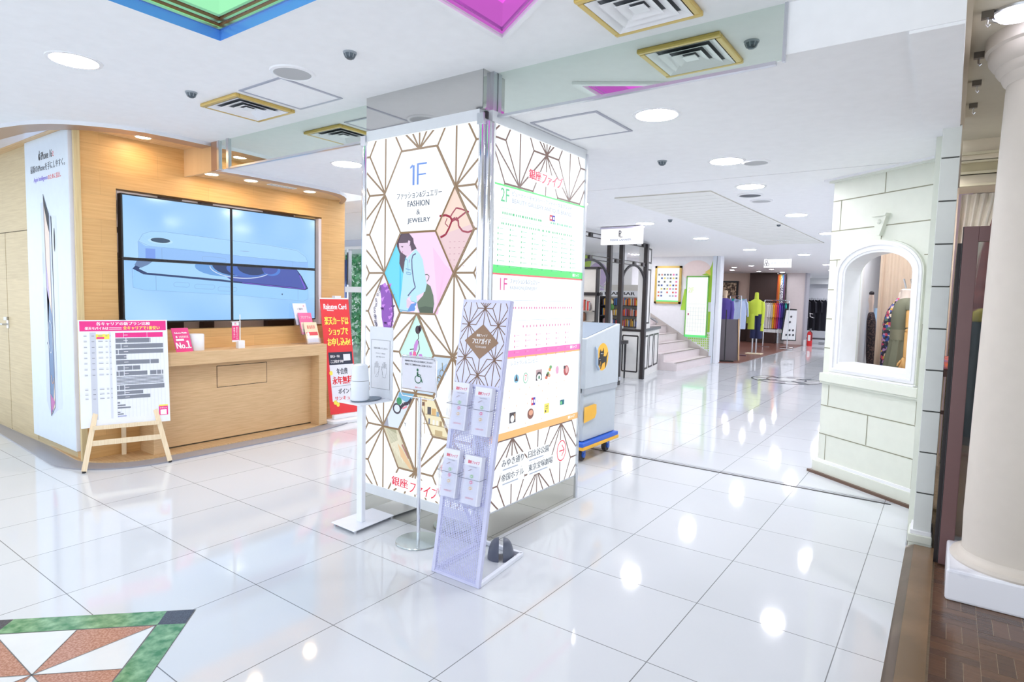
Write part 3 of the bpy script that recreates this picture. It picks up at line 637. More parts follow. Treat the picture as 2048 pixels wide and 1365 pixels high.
# things on the counter
zt = cz
t = thing('counter_card','small leaning pink card with white No.1 lettering on the counter','card',(-5.5,2.64,zt),)
cc = M().prism([(-5.47,2.575,zt),(-5.48,2.725,zt),(-5.535,2.705,1.10),(-5.525,2.555,1.10)],(-.004,0,0),mat('magenta_card',(232,52,132),.4)); cc.build('card', t)
WP = mat('white_print',(252,250,252),.5)
U_ = Vector((-.01,.15,0)); V_ = Vector((-.055,-.02,.208)); a = Art((-5.469,2.575,zt),U_,V_,.0008)
a.text('No.',.012,.03,.098,.085,WP,2,bold=.0025); a.path([(.122,.03),(.122,.098),(.108,.088)],.013,WP,2); a.rect(.104,.03,.141,.04,WP,2); a.text('Rakuten Mobile',.02,.165,.13,.178,WP,2,bold=.001); a.text('お客様満足度',.05,.125,.135,.145,WP,2); a.rect(.02,.10,.09,.118,WP,1); a.ell(.03,.135,.008,.01,WP,2)
a.build('lettering', t)
M().prism([(-5.53,2.62,zt),(-5.53,2.68,zt),(-5.56,2.65,zt+.1)],(-.004,0,0),PUREW).build('back_stay', t)
tag(rebase(M().lathe([(.062,zt),(.064,zt+.004),(.064,zt+.142),(.058,zt+.15),(.001,zt+.151)],(-5.55,2.79),PUREW,32).build('white_canister',smooth=True),(-5.55,2.79,zt)),'plain white round canister beside the pink card on the counter','canister')
t = thing('tabletop_banner','small pink vertical banner on a white pole and cube base','banner',(-5.5,3.185,zt))
M().box((-5.525,3.15,zt),(-5.475,3.215,zt+.075),PUREW).build('base', t, bevel=.003)
M().tube([(-5.5,3.18,zt+.07),(-5.5,3.18,1.215)],.0045,PUREW).tube([(-5.5,3.185,1.148),(-5.5,3.09,1.146)],.003,PUREW).build('pole', t)
b = M().box((-5.502,3.10,.955),(-5.499,3.168,1.142),mat('banner_pink',(236,70,130),.6)).box((-5.5025,3.10,1.11),(-5.4985,3.168,1.142),PUREW).box((-5.5025,3.10,.955),(-5.4985,3.168,.972),PUREW); b.build('cloth', t)
a = Art((-5.498,3.10,.955),Y,Z); 
for k_, s_ in enumerate(('楽','天','モ','バ','イ','ル')): a.text(s_,.038,.125-k_*.02,.055,.142-k_*.02,WP,2)
for k_, s_ in enumerate(('最','強','プ','ラ','ン')): a.text(s_,.012,.12-k_*.02,.029,.137-k_*.02,WP,2)
a.text('R',.026,.162,.044,.182,mat('banner_pink'),2); a.build('lettering', t)
t = thing('leaflet_stand','tiered clear acrylic leaflet stand at the right end of the counter','leaflet stand',(-5.53,4.0,zt))
AC = mat('acrylic',(240,240,255),.05,trans=.9,ior=1.45,alpha=.45)
s_ = M()
for k_ in range(3):
    x_ = -5.60+k_*.045; y_ = 3.86+k_*.035; z_ = zt+.10*(2-k_)
    s_.prism([(x_,y_,z_),(x_,y_+.175,z_),(x_-.05,y_+.155,z_+.21),(x_-.05,y_-.02,z_+.21)],(-.003,0,0),AC)
    s_.prism([(x_+.02,y_,z_),(x_+.02,y_+.175,z_),(x_+.01,y_+.17,z_+.06),(x_+.01,y_-.005,z_+.06)],(-.002,0,0),AC)
    s_.box((x_-.003,y_,z_-.001),(x_+.022,y_+.175,z_+.002),AC)
s_.prism([(-5.48,3.93,zt),(-5.48,4.11,zt),(-5.66,4.02,zt),(-5.66,3.84,zt)],(0,0,.003),AC)
s_.build('tiers', t)
for k_, (c_, lab) in enumerate((((240,238,248),'pale leaflet in the top tier of the acrylic stand on the counter'),((240,110,160),'pink leaflet in the middle tier of the acrylic stand on the counter'),((248,224,190),'cream and red leaflet in the lowest tier of the acrylic stand on the counter'))):
    x_ = -5.592+k_*.045; y_ = 3.868+k_*.035; z_ = zt+.10*(2-k_)+.004
    P_ = [(x_,y_,z_),(x_,y_+.16,z_),(x_-.048,y_+.14,z_+.225),(x_-.048,y_-.02,z_+.225)]
    l = M().prism(P_,(-.006,0,0),mat('leaflet_%d'%k_,c_,.5)); a = Art(P_[0],Vector(P_[1])-Vector(P_[0]),Vector(P_[3])-Vector(P_[0]),.0008)
    rd = mat('leaflet_red',(232,80,90),.5)
    if k_ == 2: a.rect(.012,.09,.15,.125,rd,1); a.text('最強家族',.03,.16,.13,.2,rd,2); a.rect(.012,.012,.148,.085,WP,1); a.ell(.03,.1,.015,.025,WP,2)
    elif k_ == 1: a.text('プログラム',.02,.17,.14,.2,WP,2); a.rect(.01,.02,.15,.13,mat('leaflet_cream',(250,230,214),.5),1)
    else: a.text('R',.12,.195,.135,.21,rd,2); a.text('ご案内',.04,.16,.11,.18,INK,2)
    l.v += a.m.v; n_ = len(l.v)-len(a.m.v)
    for f_, m_ in zip(a.m.f, a.m.m): l.f.append(tuple(n_+i for i in f_)); l.m.append(l.mi(a.m.mats[m_]))
    tag(rebase(l.build('leaflet'),P_[0]),lab,'leaflet','leaflets in the counter stand')

# easel and comparison board
ea = Vector((-5.377,1.82,0)); eb = Vector((-5.203,2.381,0)); eu = (eb-ea).normalized(); en = Vector((eu.y,-eu.x,0))   # en points to the camera
t = thing('easel','pale pine A-frame easel standing before the booth corner','easel',(-5.35,2.12,0))
top = (ea+eb)/2-en*.30+Z*1.2
def on(p, q, z): k_ = (z-p[2])/(q[2]-p[2]); return p+(q-p)*k_
tl, tr = (ea+eb)/2-en*.29-eu*.045+Z*1.24, (ea+eb)/2-en*.29+eu*.045+Z*1.24
legs_ = [M().bar(p+Z*.012,on(p,q,1.10),.036,.02,PINE,en).build('leg', t, bevel=.002) for p, q in ((ea,tl),(eb,tr))]
back = (ea+eb)/2-en*.385; lg = M().bar(back+Z*.012,(ea+eb)/2-en*.30+Z*1.1,.034,.02,PINE,en).build('leg', t)
for p, l_ in ((ea,legs_[0]),(eb,legs_[1]),(back,lg)): M().cyl((p.x,p.y),.014,0,.014,BLACK,12).build('rubber_foot', l_)
M().bar(on(ea,tl,.215),on(eb,tr,.215),.042,.016,PINE,en).build('crossbar', t, bevel=.002)
M().bar(on(ea,tl,.335)+en*.02,on(eb,tr,.335)+en*.02,.03,.02,PINE,en).build('ledge', t)
tn = (tl-ea).normalized(); tn = (tn-eu*tn.dot(eu)).normalized()
o0 = (ea+eb)/2+tn*.345-Z*0 + en*.03 - eu*.305      # bottom-left of board
o0 = Vector((-5.478+.022,1.835,.335)); U_ = Vector((.183,.585,0)).normalized(); V_ = Vector(tuple(-en*.10+Z*.84)).normalized()
bt = thing('comparison_board','white price comparison board with pink heading and grey bars, on the easel','board',tuple(o0),)
bd = M(); wv, hv = .615, .855
q = [o0, o0+U_*wv, o0+U_*wv+V_*hv, o0+V_*hv]; bd.prism(q, -U_.cross(V_)*.008, mat('board_white',(240,243,252),.35)); bd.build('board', bt)
M().prism([o0+U_*.29+V_*hv,o0+U_*.32+V_*hv,o0+U_*.32+V_*(hv+.006),o0+U_*.29+V_*(hv+.006)], U_.cross(V_)*.01, BLACK).build('clip', bt)
a = Art(o0, U_, V_, .0008); PK = mat('board_pink',(238,48,140),.4); GR = mat('board_grey',(130,134,146),.4); LG = mat('board_lightgrey',(206,210,222),.4); YL = mat('board_yellow',(250,236,90),.4)
a.rect(.01,.765,.605,.845,PK,1); a.text('各キャリアの新プラン比較',.12,.81,.49,.838,WP,2,bold=.0012)
a.text('楽天モバイルは',.045,.775,.2,.8,WP,2,bold=.001); a.text('全キャリアで1番安い',.30,.773,.56,.804,YL,2,bold=.0012); a.rect(.205,.778,.29,.782,WP,2); a.rect(.205,.79,.29,.794,WP,2)
a.rect(.075,.06,.115,.755,LG,1); a.rect(.20,.06,.215,.755,mat('board_vlight',(222,226,236),.4),1)
for i in range(14): a.rect(.245+i*.026,.06,.247+i*.026,.755,mat('board_vlight'),1)
a.rect(.115,.70,.205,.74,YL,2); a.rect(.12,.703,.17,.718,PK,3)
rows = [(.712,.038,[(0,.055),(.058,.22),(.223,.335)],PK),(.668,.036,[(0,.07),(.075,.235),(.238,.245)],GR),(.622,.036,[(0,.035),(.04,.335)],GR),(.578,.034,[(0,.015),(.02,.335)],GR),(.535,.034,[(0,.072)],GR),(.492,.034,[(0,.235),(.24,.30)],GR),(.445,.034,[(.008,.05),(.056,.11),(.114,.165)],GR),
 (.40,.034,[(0,.015),(.02,.05),(.056,.215),(.235,.28),(.285,.315),(.32,.33)],GR)]+[(.385-i*.011,.006,[(0,.33)],GR) for i in range(6)]+[(.285,.036,[(0,.012),(.018,.05),(.056,.335)],GR),(.247,.028,[(0,.05),(.056,.18)],GR),(.212,.028,[(0,.23)],GR),(.175,.014,[(0,.018)],GR),(.155,.012,[(0,.055)],GR),(.135,.012,[(0,.09)],GR),(.10,.01,[(0,.018)],GR),(.085,.01,[(0,.04)],GR),(.068,.01,[(0,.06)],mat('board_lilac',(176,180,220),.4))]
for v, h, segs, m_ in rows:
    for s0, s1 in segs: a.rect(.245+s0,v,.245+s1,v+h,m_,2)
    if h > .02:
        for cx_, w_ in ((.045,.02),(.095,.018),(.145,.03),(.185,.015),(.21,.008)): a.rect(cx_-w_/2,v+.012,cx_+w_/2,v+.016,GR,3); a.rect(cx_-w_/2,v+.022,cx_+w_/2,v+.025,LG,3)
        a.rect(.30,v+h*.45,.33,v+h*.55,WP,3)
a.rect(.535,.055,.60,.13,PK,2); a.rect(.535,.13,.60,.142,YL,2); a.rect(.545,.06,.59,.1,WP,3); a.text('お申込み',.542,.108,.593,.122,WP,3)
a.build('print', bt)

# red card banner
t = thing('roll_banner','red and white card banner on a white base at the right end of the booth','banner',(-5.43,4.36,0))
q0, q1 = Vector((-5.46,4.20,.10)), Vector((-5.40,4.535,.10)); U_ = (q1-q0).normalized(); wv = (q1-q0).length
nn = U_.cross(Z); o0 = q0; V_ = (Z*1.0-nn*.05-U_*.075).normalized(); hv = 1.285
M().prism([(-5.53,4.14,.0),(-5.36,4.16,0),(-5.31,4.60,0),(-5.49,4.62,0)],(0,0,.045),PUREW).prism([(-5.47,4.22,.045),(-5.42,4.22,.045),(-5.40,4.54,.045),(-5.45,4.54,.045)],(0,0,.05),PUREW).build('base', t, bevel=.01)
M().tube([(-5.50,4.36,.05),(-5.56,4.33,1.40)],.008,PUREW).bar(o0+V_*hv-U_*.01,o0+V_*hv+U_*(wv+.0),.01,.014,PUREW).box((-5.57,4.30,1.385),(-5.515,4.38,1.41),PUREW).build('pole', t)
RED = mat('banner_red',(236,60,66),.6)
b = M().prism([o0,o0+U_*wv,o0+U_*wv+V_*hv,o0+V_*hv],-U_.cross(V_)*.002,RED); b.build('cloth', t)
a = Art(o0,U_,V_,.0008); YE = mat('banner_yellow',(255,240,96),.5); NV = mat('banner_navy',(52,56,74),.5); WB = mat('banner_white',(238,238,246),.5)
a.text('Rakuten Card',.035,1.165,.305,1.225,WP,2,bold=.002); a.path([(.07,1.155),(.15,1.15)],.008,WP,2)
a.text('楽天カードは',.03,.995,.315,1.085,YE,2,bold=.003); a.text('ショップで',.07,.88,.30,.965,YE,2,bold=.003); a.text('お申し込み!',.045,.76,.315,.85,YE,2,bold=.003)
a.rect(.04,.55,.325,.69,NV,1); a.text('楽天カードは',.06,.63,.17,.66,WP,2,bold=.001); a.text('ここがおすすめ!',.06,.57,.21,.605,WP,2,bold=.001); a.rect(.215,.59,.30,.665,WB,2)
a.rect(.04,.14,.335,.55,WB,1); a.text('年会費',.12,.44,.25,.51,NV,2,bold=.002); a.text('永年無料',.06,.33,.30,.42,mat('banner_red2',(226,40,50),.5),2,bold=.003); a.line((.05,.305),(.32,.315),.003,NV,2); a.text('ポイント',.12,.22,.29,.28,NV,2,bold=.002); a.text('サンキュー',.07,.15,.30,.195,mat('banner_red2'),2,bold=.001)
a.ell(.05,.46,.02,.025,YE,3); a.ell(.07,.13,.02,.025,YE,3); a.ell(.1,.105,.02,.025,YE,3)
a.build('print', t)

# ================================================================== PILLAR with two light boxes
PX0, PX1, PY0, PY1 = -3.115, -2.135, 2.675, 3.80
core = M().box((PX0+.02,PY0+.02,0),(PX1-.02,PY1-.02,.2),MIRRORB)
core.box((PX0+.04,PY0+.06,.2),(PX1-.06,PY1-.02,2.5),WHITE)
struct(core.build('pillar_core'))
hd = M().box((PX0-.005,PY0,2.488),(PX1-.025,PY1,CF),MIRRORG).box((PX1-.025,PY0+.06,CR-.0),(PX1+.0,PY0+.1,CF),STEEL)
hd.box((-2.16-.003,PY0-.001,2.488),(-2.16,PY0+.0,CF),mat('seam',(90,92,96),.5))
struct(hd.build('pillar_head'))
bs_ = M().box((PX0,PY0-.002,0),(PX1,PY0+.02,.182),MIRRORB).box((PX1-.02,PY0,0),(PX1+.002,PY1,.165),MIRRORB)
struct(bs_.build('pillar_base'))
def in_poly(p, poly):
    c = False
    for i in range(len(poly)):
        (x1,y1),(x2,y2) = poly[i-1],poly[i]
        if (y1 > p[1]) != (y2 > p[1]) and p[0] < (x2-x1)*(p[1]-y1)/(y2-y1)+x1: c = not c
    return c
# --- left face
t = thing('lightbox_sign','left face of the pillar light box with the 1F fashion and jewelry pictures','light box sign',(-2.64,PY0,.18))
M().box((PX0+.002,PY0,.182),(PX1-.045,PY0+.05,2.425),LBOX).build('lit_panel', t)
a = Art((0,PY0,0), X, Z, .0007)
S1, S2, S3 = -2.936, -2.6425, -2.349; D = .4945; ZT = 2.077
jl, jr, jll, jrr = -2.7895, -2.4955, -3.083, -2.202
hex1 = [(S1,ZT),(jl,ZT+D/2),(jr,ZT+D/2),(S3,ZT),(jr,ZT-D/2),(jl,ZT-D/2)]
hex2 = [(x,z-D) for x, z in hex1]
dia = lambda x, z: [(x,z),(x+.1465,z-D/2),(x,z-D),(x-.1465,z-D/2)]
gl = dia(S3,ZT); pu = dia(S1,ZT-D); fg = dia(S2,ZT-1.5*D)
bag = [(jr,ZT-2*D),(S3,ZT-2*D),(jr,ZT-2.5*D),(S2,ZT-2.5*D)]
sun = [(jl,ZT-2.5*D),(S2,ZT-2.5*D),(jl,ZT-3*D),(S1,ZT-3*D)]
shl = [(S2,ZT-2.5*D),(jr,ZT-2.5*D),(S3,ZT-3*D),(jr,ZT-3*D)]
tas = [(S1,ZT-3*D),(jl,ZT-3*D),(S2,ZT-3.5*D),(jl,ZT-3.5*D)]
cells = [hex1,hex2,gl,pu,fg,bag,sun,shl,tas]
def leaf(a, stars, m, lo, w=.0125, blob=1, D=D, hx=.1467, skip=lambda p: False, l=2):
    seg = []
    for x, z in stars:
        seg += [((x,z),(x,z+D/2)),((x,z),(x,z-D/2)),((x,z),(x+hx,z)),((x,z),(x-hx,z))]
        for s in (-1,1):
            for k in (-1,1):
                seg.append(((x,z),(x+s*hx,z+k*D/2)))       # to the neighbouring junction
                seg.append(((x,z),(x+s*hx,z+k*D/4)))       # half way to the neighbouring star
    for p, q in seg:
        if not skip(((p[0]+q[0])/2,(p[1]+q[1])/2)): a.line(p,q,w,m,l)
    for x, z in stars:
        if not skip((x,z-.012)) or not skip((x,z+.012)): a.ell(x,z,.017*blob,.022*blob,m,l+.1,10)
stars = [(S1+.587*i+(.2935 if j % 2 else 0), ZT-D/2*j) for i in range(-1,3) for j in range(-3,10)]
u0, u1, v0, v1 = PX0+.004, PX1-.048, .186, 2.42
a.cl = (u0,v0,u1,v1)
inside = lambda p: any(in_poly(p, [(c0+(x-c0)*.97, d0+(z-d0)*.97) for x, z in c]) for c in cells for c0, d0 in [(sum(q[0] for q in c)/len(c), sum(q[1] for q in c)/len(c))])
leaf(a, stars, BRZ, 0, skip=inside)
def G(n, c=(0,0,0), s=1.0): return glow('art_'+n, c, s)
for c in (hex1,): a.poly(c, LBOX, 3)
blu = G('blue',(92,140,225)); 
a.path([(-2.688,2.113),(-2.688,2.232)],.017,blu,4); a.poly([(-2.697,2.240),(-2.697,2.222),(-2.718,2.212),(-2.718,2.224)],blu,4); a.rect(-2.66,2.113,-2.645,2.240,blu,4); a.rect(-2.645,2.230,-2.578,2.240,blu,4); a.rect(-2.645,2.168,-2.585,2.177,blu,4)
gk = G('ink',(70,84,116),.7)
a.text('ファッション&ジュエリー',-2.83,2.035,-2.455,2.075,gk,4,bold=.0006)
a.text('FASHION',-2.735,1.985,-2.555,2.02,gk,4,bold=.001); a.text('&',-2.66,1.935,-2.63,1.965,gk,4); a.text('JEWELRY',-2.735,1.88,-2.545,1.915,gk,4,bold=.001)
# girl with backpack: generic fashion photograph
CYN = G('cyan',(110,220,250)); CYD = G('cyan_deep',(70,200,250)); PKB = G('pinkbg',(248,218,246)); PKD = G('pinkbg2',(246,205,240)); DEN = G('denim',(186,232,246)); DEN2 = G('denim_dark',(120,170,214)); HAIR = G('hair',(100,80,100),.8); SKIN = G('skin',(232,206,232)); OLV = G('olive',(108,130,108),.85); OLD = G('olive_dark',(84,104,86),.8); STR = G('strap',(96,92,150),.85)
def girl(px, py):          # from the crop: 986 x 1365 px at 7.585 px per photo pixel -> face coordinates
    return px, py
HX0, HX1 = S1, S3; hz0, hz1 = ZT-1.5*D, ZT-.5*D
def g_(pts, m, l):         # coordinates in crop pixels, hexagon spans 0..960 px wide, 55..1275 px high (image skew removed)
    o = []
    for x, y in pts:
        u = HX0+(x+5)/965*(HX1-HX0); top, bot = 65-.035*(x-170), 1262+.03*(x-170); o.append((u, hz1-(y-top)/(bot-top)*D))
    a.poly(o, m, l)
a.poly(hex2, PKB, 3)
a.poly([(S1,ZT-D),(jl,hz1),(jl+.06,hz1),(-2.76,hz0+.12),(-2.775,hz0),(jl,hz0)], CYN, 4)
a.poly([(-2.80,hz1-.15),(-2.79,hz0+.35),(-2.775,hz0),(-2.80,hz0)], CYD, 4.5)
a.poly([(-2.47,hz0),(jr,hz0),(S3,ZT-D),(-2.42,hz1-.2),(-2.52,hz0+.4)], PKD, 3.5)
g_([(250,66),(350,70),(410,150),(420,220),(460,300),(400,330),(350,380),(310,420),(290,500),(285,700),(260,640),(215,520),(220,380),(175,260),(175,190),(200,120)], HAIR, 5)
g_([(205,200),(330,200),(350,170),(375,190),(370,250),(390,330),(360,400),(310,405),(240,350),(215,300)], SKIN, 6)
g_([(240,90),(320,75),(380,130),(400,220),(360,260),(330,210),(200,215),(210,150)], HAIR, 7)
g_([(345,175),(372,185),(368,240),(350,260),(336,210)], SKIN, 8); g_([(236,262),(275,262),(262,285)], HAIR, 8); g_([(250,340),(275,345),(262,360)], G('lip',(190,120,160)), 8)
g_([(330,440),(400,360),(450,305),(510,380),(550,470),(570,600),(610,830),(590,940),(470,1010),(480,1110),(395,1090),(375,1040),(400,1000),(340,1040),(330,1190),(400,1200),(380,1250),(220,1240),(260,880),(285,600),(300,480)], DEN, 9)
g_([(330,1060),(390,1090),(395,1130),(360,1190),(335,1180)], SKIN, 10)
g_([(395,1130),(470,1110),(455,1230),(340,1250),(370,1180)], G('jeans',(100,150,230)), 9.5)
g_([(480,1100),(560,1000),(610,820),(660,860),(700,1000),(712,1120),(695,1262),(520,1262),(490,1180)], OLV, 8.5)
g_([(505,1180),(590,1160),(700,1175),(700,1262),(515,1262)], OLD, 8.6)
def gl_(pts, w, m, l):
    P_ = []
    for x, y in pts:
        u = HX0+(x+5)/965*(HX1-HX0); top, bot = 65-.035*(x-170), 1262+.03*(x-170); P_.append((u, hz1-(y-top)/(bot-top)*D))
    a.path(P_, w, m, l)
gl_([(585,690),(615,685),(640,710),(635,750),(610,790)], .005, OLD, 9); gl_([(455,375),(415,400),(400,460),(405,600),(430,780),(455,880),(400,940),(350,1010)], .008, STR, 11)
gl_([(315,600),(385,620)], .006, DEN2, 11); gl_([(325,650),(395,665),(385,690),(330,680),(325,650)], .004, DEN2, 11); gl_([(300,450),(340,470),(350,640)], .003, DEN2, 11); gl_([(370,460),(362,510)], .006, G('pin',(190,150,220)), 11)
gl_([(400,1085),(480,1115)], .004, DEN2, 11); gl_([(215,1220),(380,1240)], .006, DEN2, 11)
a.ell(-2.652,hz0+.04,.006,.008,LBOX,11,10); a.poly([(-2.665,hz0+.0),(-2.63,hz0),(-2.64,hz0+.03),(-2.655,hz0+.03)], LBOX, 11)
# glasses picture
PEA = G('peach',(246,220,206)); PEA2 = G('peach2',(236,206,212)); FRM = G('frame',(176,72,92),.85)
a.poly(gl, PEA, 3); a.poly([(-2.475,1.80),(-2.21,1.86),(-2.202,ZT-D/2),(S3,ZT-D),(jr,ZT-D/2)], PEA2, 3.5)
for dx in range(4):
    for dz_ in range(5): a.rect(-2.39+dx*.035,1.62+dz_*.035,-2.378+dx*.035,1.624+dz_*.035,G('dots',(206,160,176)),4)
for rr in (0,.004): 
    a.path([(-2.47,1.915),(-2.42,1.918),(-2.385,1.905),(-2.372,1.885),(-2.395,1.84),(-2.42,1.805),(-2.46,1.79)],.013,FRM,4)
a.path([(-2.372,1.885),(-2.345,1.895),(-2.325,1.885)],.02,FRM,4); a.path([(-2.325,1.895),(-2.27,1.925),(-2.245,1.928)],.011,FRM,4); a.path([(-2.325,1.885),(-2.32,1.85),(-2.29,1.82),(-2.25,1.812),(-2.215,1.82)],.011,FRM,4); a.path([(-2.25,1.928),(-2.30,1.945),(-2.34,1.955),(-2.37,1.925),(-2.385,1.905)],.009,FRM,4.5)
a.path([(-2.41,1.90),(-2.425,1.87),(-2.40,1.85)],.006,FRM,4)
# amethyst brooch picture
a.poly(pu, G('lilacbg',(246,244,252)), 3); PUR = [G('amethyst',(150,84,200),.9),G('amethyst_dark',(96,58,130),.8),G('amethyst_light',(206,140,240)),G('silver',(120,120,150),.8)]
rr = random.Random(3)
a.poly([(-2.98,1.50),(-2.93,1.52),(-2.87,1.44),(-2.85,1.33),(-2.87,1.24),(-2.93,1.20),(-2.96,1.3),(-2.965,1.42)], PUR[0], 4)
for i in range(26):
    x, z = -2.96+rr.random()*.10, 1.23+rr.random()*.27; a.poly([(x,z),(x+.03*rr.random(),z+.02),(x+.02,z+.05*rr.random()),(x-.012,z+.02)], PUR[rr.choice((0,1,2,2))], 5)
for i in range(46):
    t_ = rr.random(); x = -2.975-.055*math.sin(t_*3.1)+.016*rr.random(); z = 1.15+.35*t_; a.ring(x,z,.007,.009,.003,PUR[3],6,6)
a.path([(-2.905,1.52),(-2.865,1.44),(-2.85,1.32),(-2.88,1.2)],.012,PUR[1],6)
# shopper silhouette
a.poly(fg, G('mint',(206,246,240)), 3); SIL = G('sil',(70,50,64),.8)
a.ell(-2.635,1.235,.022,.026,SIL,4); a.ell(-2.617,1.245,.013,.02,SIL,4); a.path([(-2.632,1.21),(-2.628,1.185),(-2.655,1.14),(-2.66,1.10)],.006,SIL,4); a.poly([(-2.645,1.175),(-2.625,1.165),(-2.645,1.105),(-2.67,1.10),(-2.665,1.14)], G('top',(200,140,220)), 5)
a.poly([(-2.672,1.10),(-2.648,1.10),(-2.64,1.03),(-2.685,1.03)], G('skirt',(240,100,160)), 5); a.path([(-2.628,1.17),(-2.618,1.12),(-2.65,1.06)],.006,SIL,6); a.path([(-2.665,1.115),(-2.70,1.11)],.005,SIL,6)
a.poly([(-2.625,1.085),(-2.60,1.09),(-2.575,1.05),(-2.60,1.03),(-2.625,1.045)], G('bagp',(196,130,216)), 6); a.poly([(-2.64,1.07),(-2.62,1.07),(-2.615,1.025),(-2.64,1.02)], G('bagg',(120,230,120)), 6); a.poly([(-2.705,1.09),(-2.685,1.10),(-2.675,1.06),(-2.70,1.06)], G('bagp'), 6)
a.path([(-2.668,1.03),(-2.67,.95)],.008,SIL,5); a.path([(-2.655,1.03),(-2.65,.95)],.008,SIL,5)
# handbag, scarf, shop shelf, tassels
a.poly(bag, G('bagbg',(206,226,246)), 3); a.poly([(-2.47,1.0),(-2.39,1.05),(-2.40,.98),(-2.49,.90),(-2.55,.90)], G('bagleather',(176,204,236)), 4); BR = G('brass',(150,140,110),.8)
a.ring(-2.43,.985,.018,.022,.005,BR,5,12); a.ring(-2.45,.95,.016,.02,.005,BR,5,12); a.path([(-2.43,1.05),(-2.425,1.0)],.006,BR,5); a.path([(-2.48,.96),(-2.44,.955)],.006,BR,5)
a.poly(sun, G('paleblue',(224,236,250)), 3); a.poly([(jl,.84),(-2.66,.84),(-2.69,.76),(-2.80,.80)], G('sky2',(130,190,226)), 3.5); DKG = G('lens',(72,60,78),.8)
a.ring(-2.81,.725,.032,.03,.012,DKG,5); a.path([(-2.78,.73),(-2.75,.76),(-2.71,.77),(-2.68,.80)],.022,DKG,5); a.ell(-2.79,.775,.024,.024,G('leafg',(70,160,110),.9),5.5); a.path([(-2.76,.73),(-2.72,.75)],.012,G('rose',(240,150,170)),5.5); a.poly([(S1+.005,ZT-3*D+.004),(-2.90,.68),(-2.885,ZT-3*D+.004)], G('grey',(176,180,200),.9), 4); a.text('Y',-2.745,.62,-2.725,.645,gk,5)
a.poly(shl, G('shelfbg',(242,232,196)), 3)
for i, (x, z, w_, h_, c_) in enumerate(((-2.60,.80,.05,.012,(196,160,120)),(-2.56,.72,.2,.006,(190,170,130)),(-2.58,.66,.2,.006,(190,170,130)),(-2.52,.60,.2,.006,(200,180,140)),(-2.545,.725,.03,.045,(84,80,88)),(-2.51,.725,.035,.04,(226,184,120)),(-2.47,.72,.02,.03,(150,176,200)),(-2.535,.665,.012,.035,(110,120,150)),(-2.50,.665,.016,.03,(250,250,246)),(-2.47,.665,.014,.03,(250,250,246)),(-2.445,.665,.02,.03,(176,150,110)),(-2.48,.606,.06,.03,(206,184,140)),(-2.62,.77,.05,.006,(170,130,100)),(-2.59,.775,.02,.02,(120,84,70)))):
    a.rect(x,z,x+w_,z+h_,G('s%d'%i,c_,.95),4+i*.02)
a.rect(-2.57,.6,-2.565,.83,G('s0'),5)
a.poly(tas, G('tasbg',(222,216,190)), 3); a.poly([(S1+.02,ZT-3*D),(jl-.03,ZT-3*D),(-2.80,.52),(-2.86,.49)], G('tas2',(176,176,146)), 3.5)
for i in range(16): x = S1+.03+i*.008; a.path([(x,.585-.002*i),(x+.02,.53-.004*i),(x+.035+.01*(i%3),.47-.006*i)],.0025,G('thread',(246,242,222)),4)
a.poly([(-2.80,.50),(-2.76,.47),(-2.66,.36),(-2.69,.355),(-2.77,.42)], G('rope',(236,200,156)), 5); a.path([(-2.76,.50),(-2.70,.42)],.012,G('ropec',(176,120,120)),5)
for c in cells: a.cl = (u0,v0,u1,v1); a.path(c, .0125, BRZ, 12, close=True)
# logo at the foot
RL = G('logo_red',(230,54,84)); RL2 = G('logo_coral',(250,110,110)); 
a.poly([(-2.85,.21),(-2.44,.20),(-2.44,.30),(-2.85,.31)], LBOX, 12.5); a.text('銀座',-2.845,.225,-2.70,.285,RL,13,bold=.002); a.text('ファイブ',-2.69,.205,-2.455,.285,RL,13,slant=.25,bold=.0015)
a.poly([(-2.40,.33),(-2.425,.42),(-2.39,.46),(-2.365,.42),(-2.38,.30)], RL2, 13)
a.build('backlit_print', t)
f = M(); FW = mat('frame_white',(222,226,230),.3)
f.box((PX0,PY0-.006,2.425),(PX1-.045,PY0+.05,2.488),FW); f.box((PX0,PY0-.006,.12),(PX1-.045,PY0+.03,.184),FW)
f.build('frame', t, bevel=.002)
p_ = M()
for x_ in (PX0-.018, PX1-.028): p_.cyl((x_,PY0+.002),.02,.0,2.42,CHROME,20); p_.box((x_-.022,PY0-.02,2.40),(x_+.022,PY0+.02,2.46),STEEL)
p_.build('edge_tube', t, smooth=True)
# --- right face
t = thing('lightbox_sign','right face of the pillar light box with the green, pink and orange floor guide','light box sign',(PX1,3.27,.17))
fy0, fy1 = 2.775, 3.782
M().box((PX1-.05,fy0-.02,.166),(PX1,PY1-.004,2.425),LBOX).build('lit_panel', t)
a = Art((PX1,0,0), Y, Z, .0007); HX, DD = .1455, .49
st_ = [(3.003+.291*i, 2.105+(.245 if i % 2 else 0)+.49*j) for i in range(-2,5) for j in range(-1,2)]
a.cl = (fy0-.015,2.093,PY1-.012,2.42); leaf(a, st_, BRZ2, 0, D=.49, hx=.1455, w=.011)
st_ = [(2.995+.2885*i, .585-(.27 if i % 2 else 0)-.54*j) for i in range(-2,5) for j in range(-1,2)]
a.cl = (fy0-.015,.17,PY1-.012,.595); leaf(a, st_, BRZ2, 0, D=.54, hx=.144, w=.011)
a.cl = (fy0-.015,.168,PY1-.006,2.424)
a.rect(fy0-.02,.59,PY1,2.092,LBOX,3); a.rect(fy0-.02,2.088,PY1,2.098,GREEN,4)
a.rect(fy0-.02,1.588,PY1,1.634,GREEN,4); a.rect(fy0-.02,1.578,PY1,1.588,glow('print_rose',(240,130,180)),4)
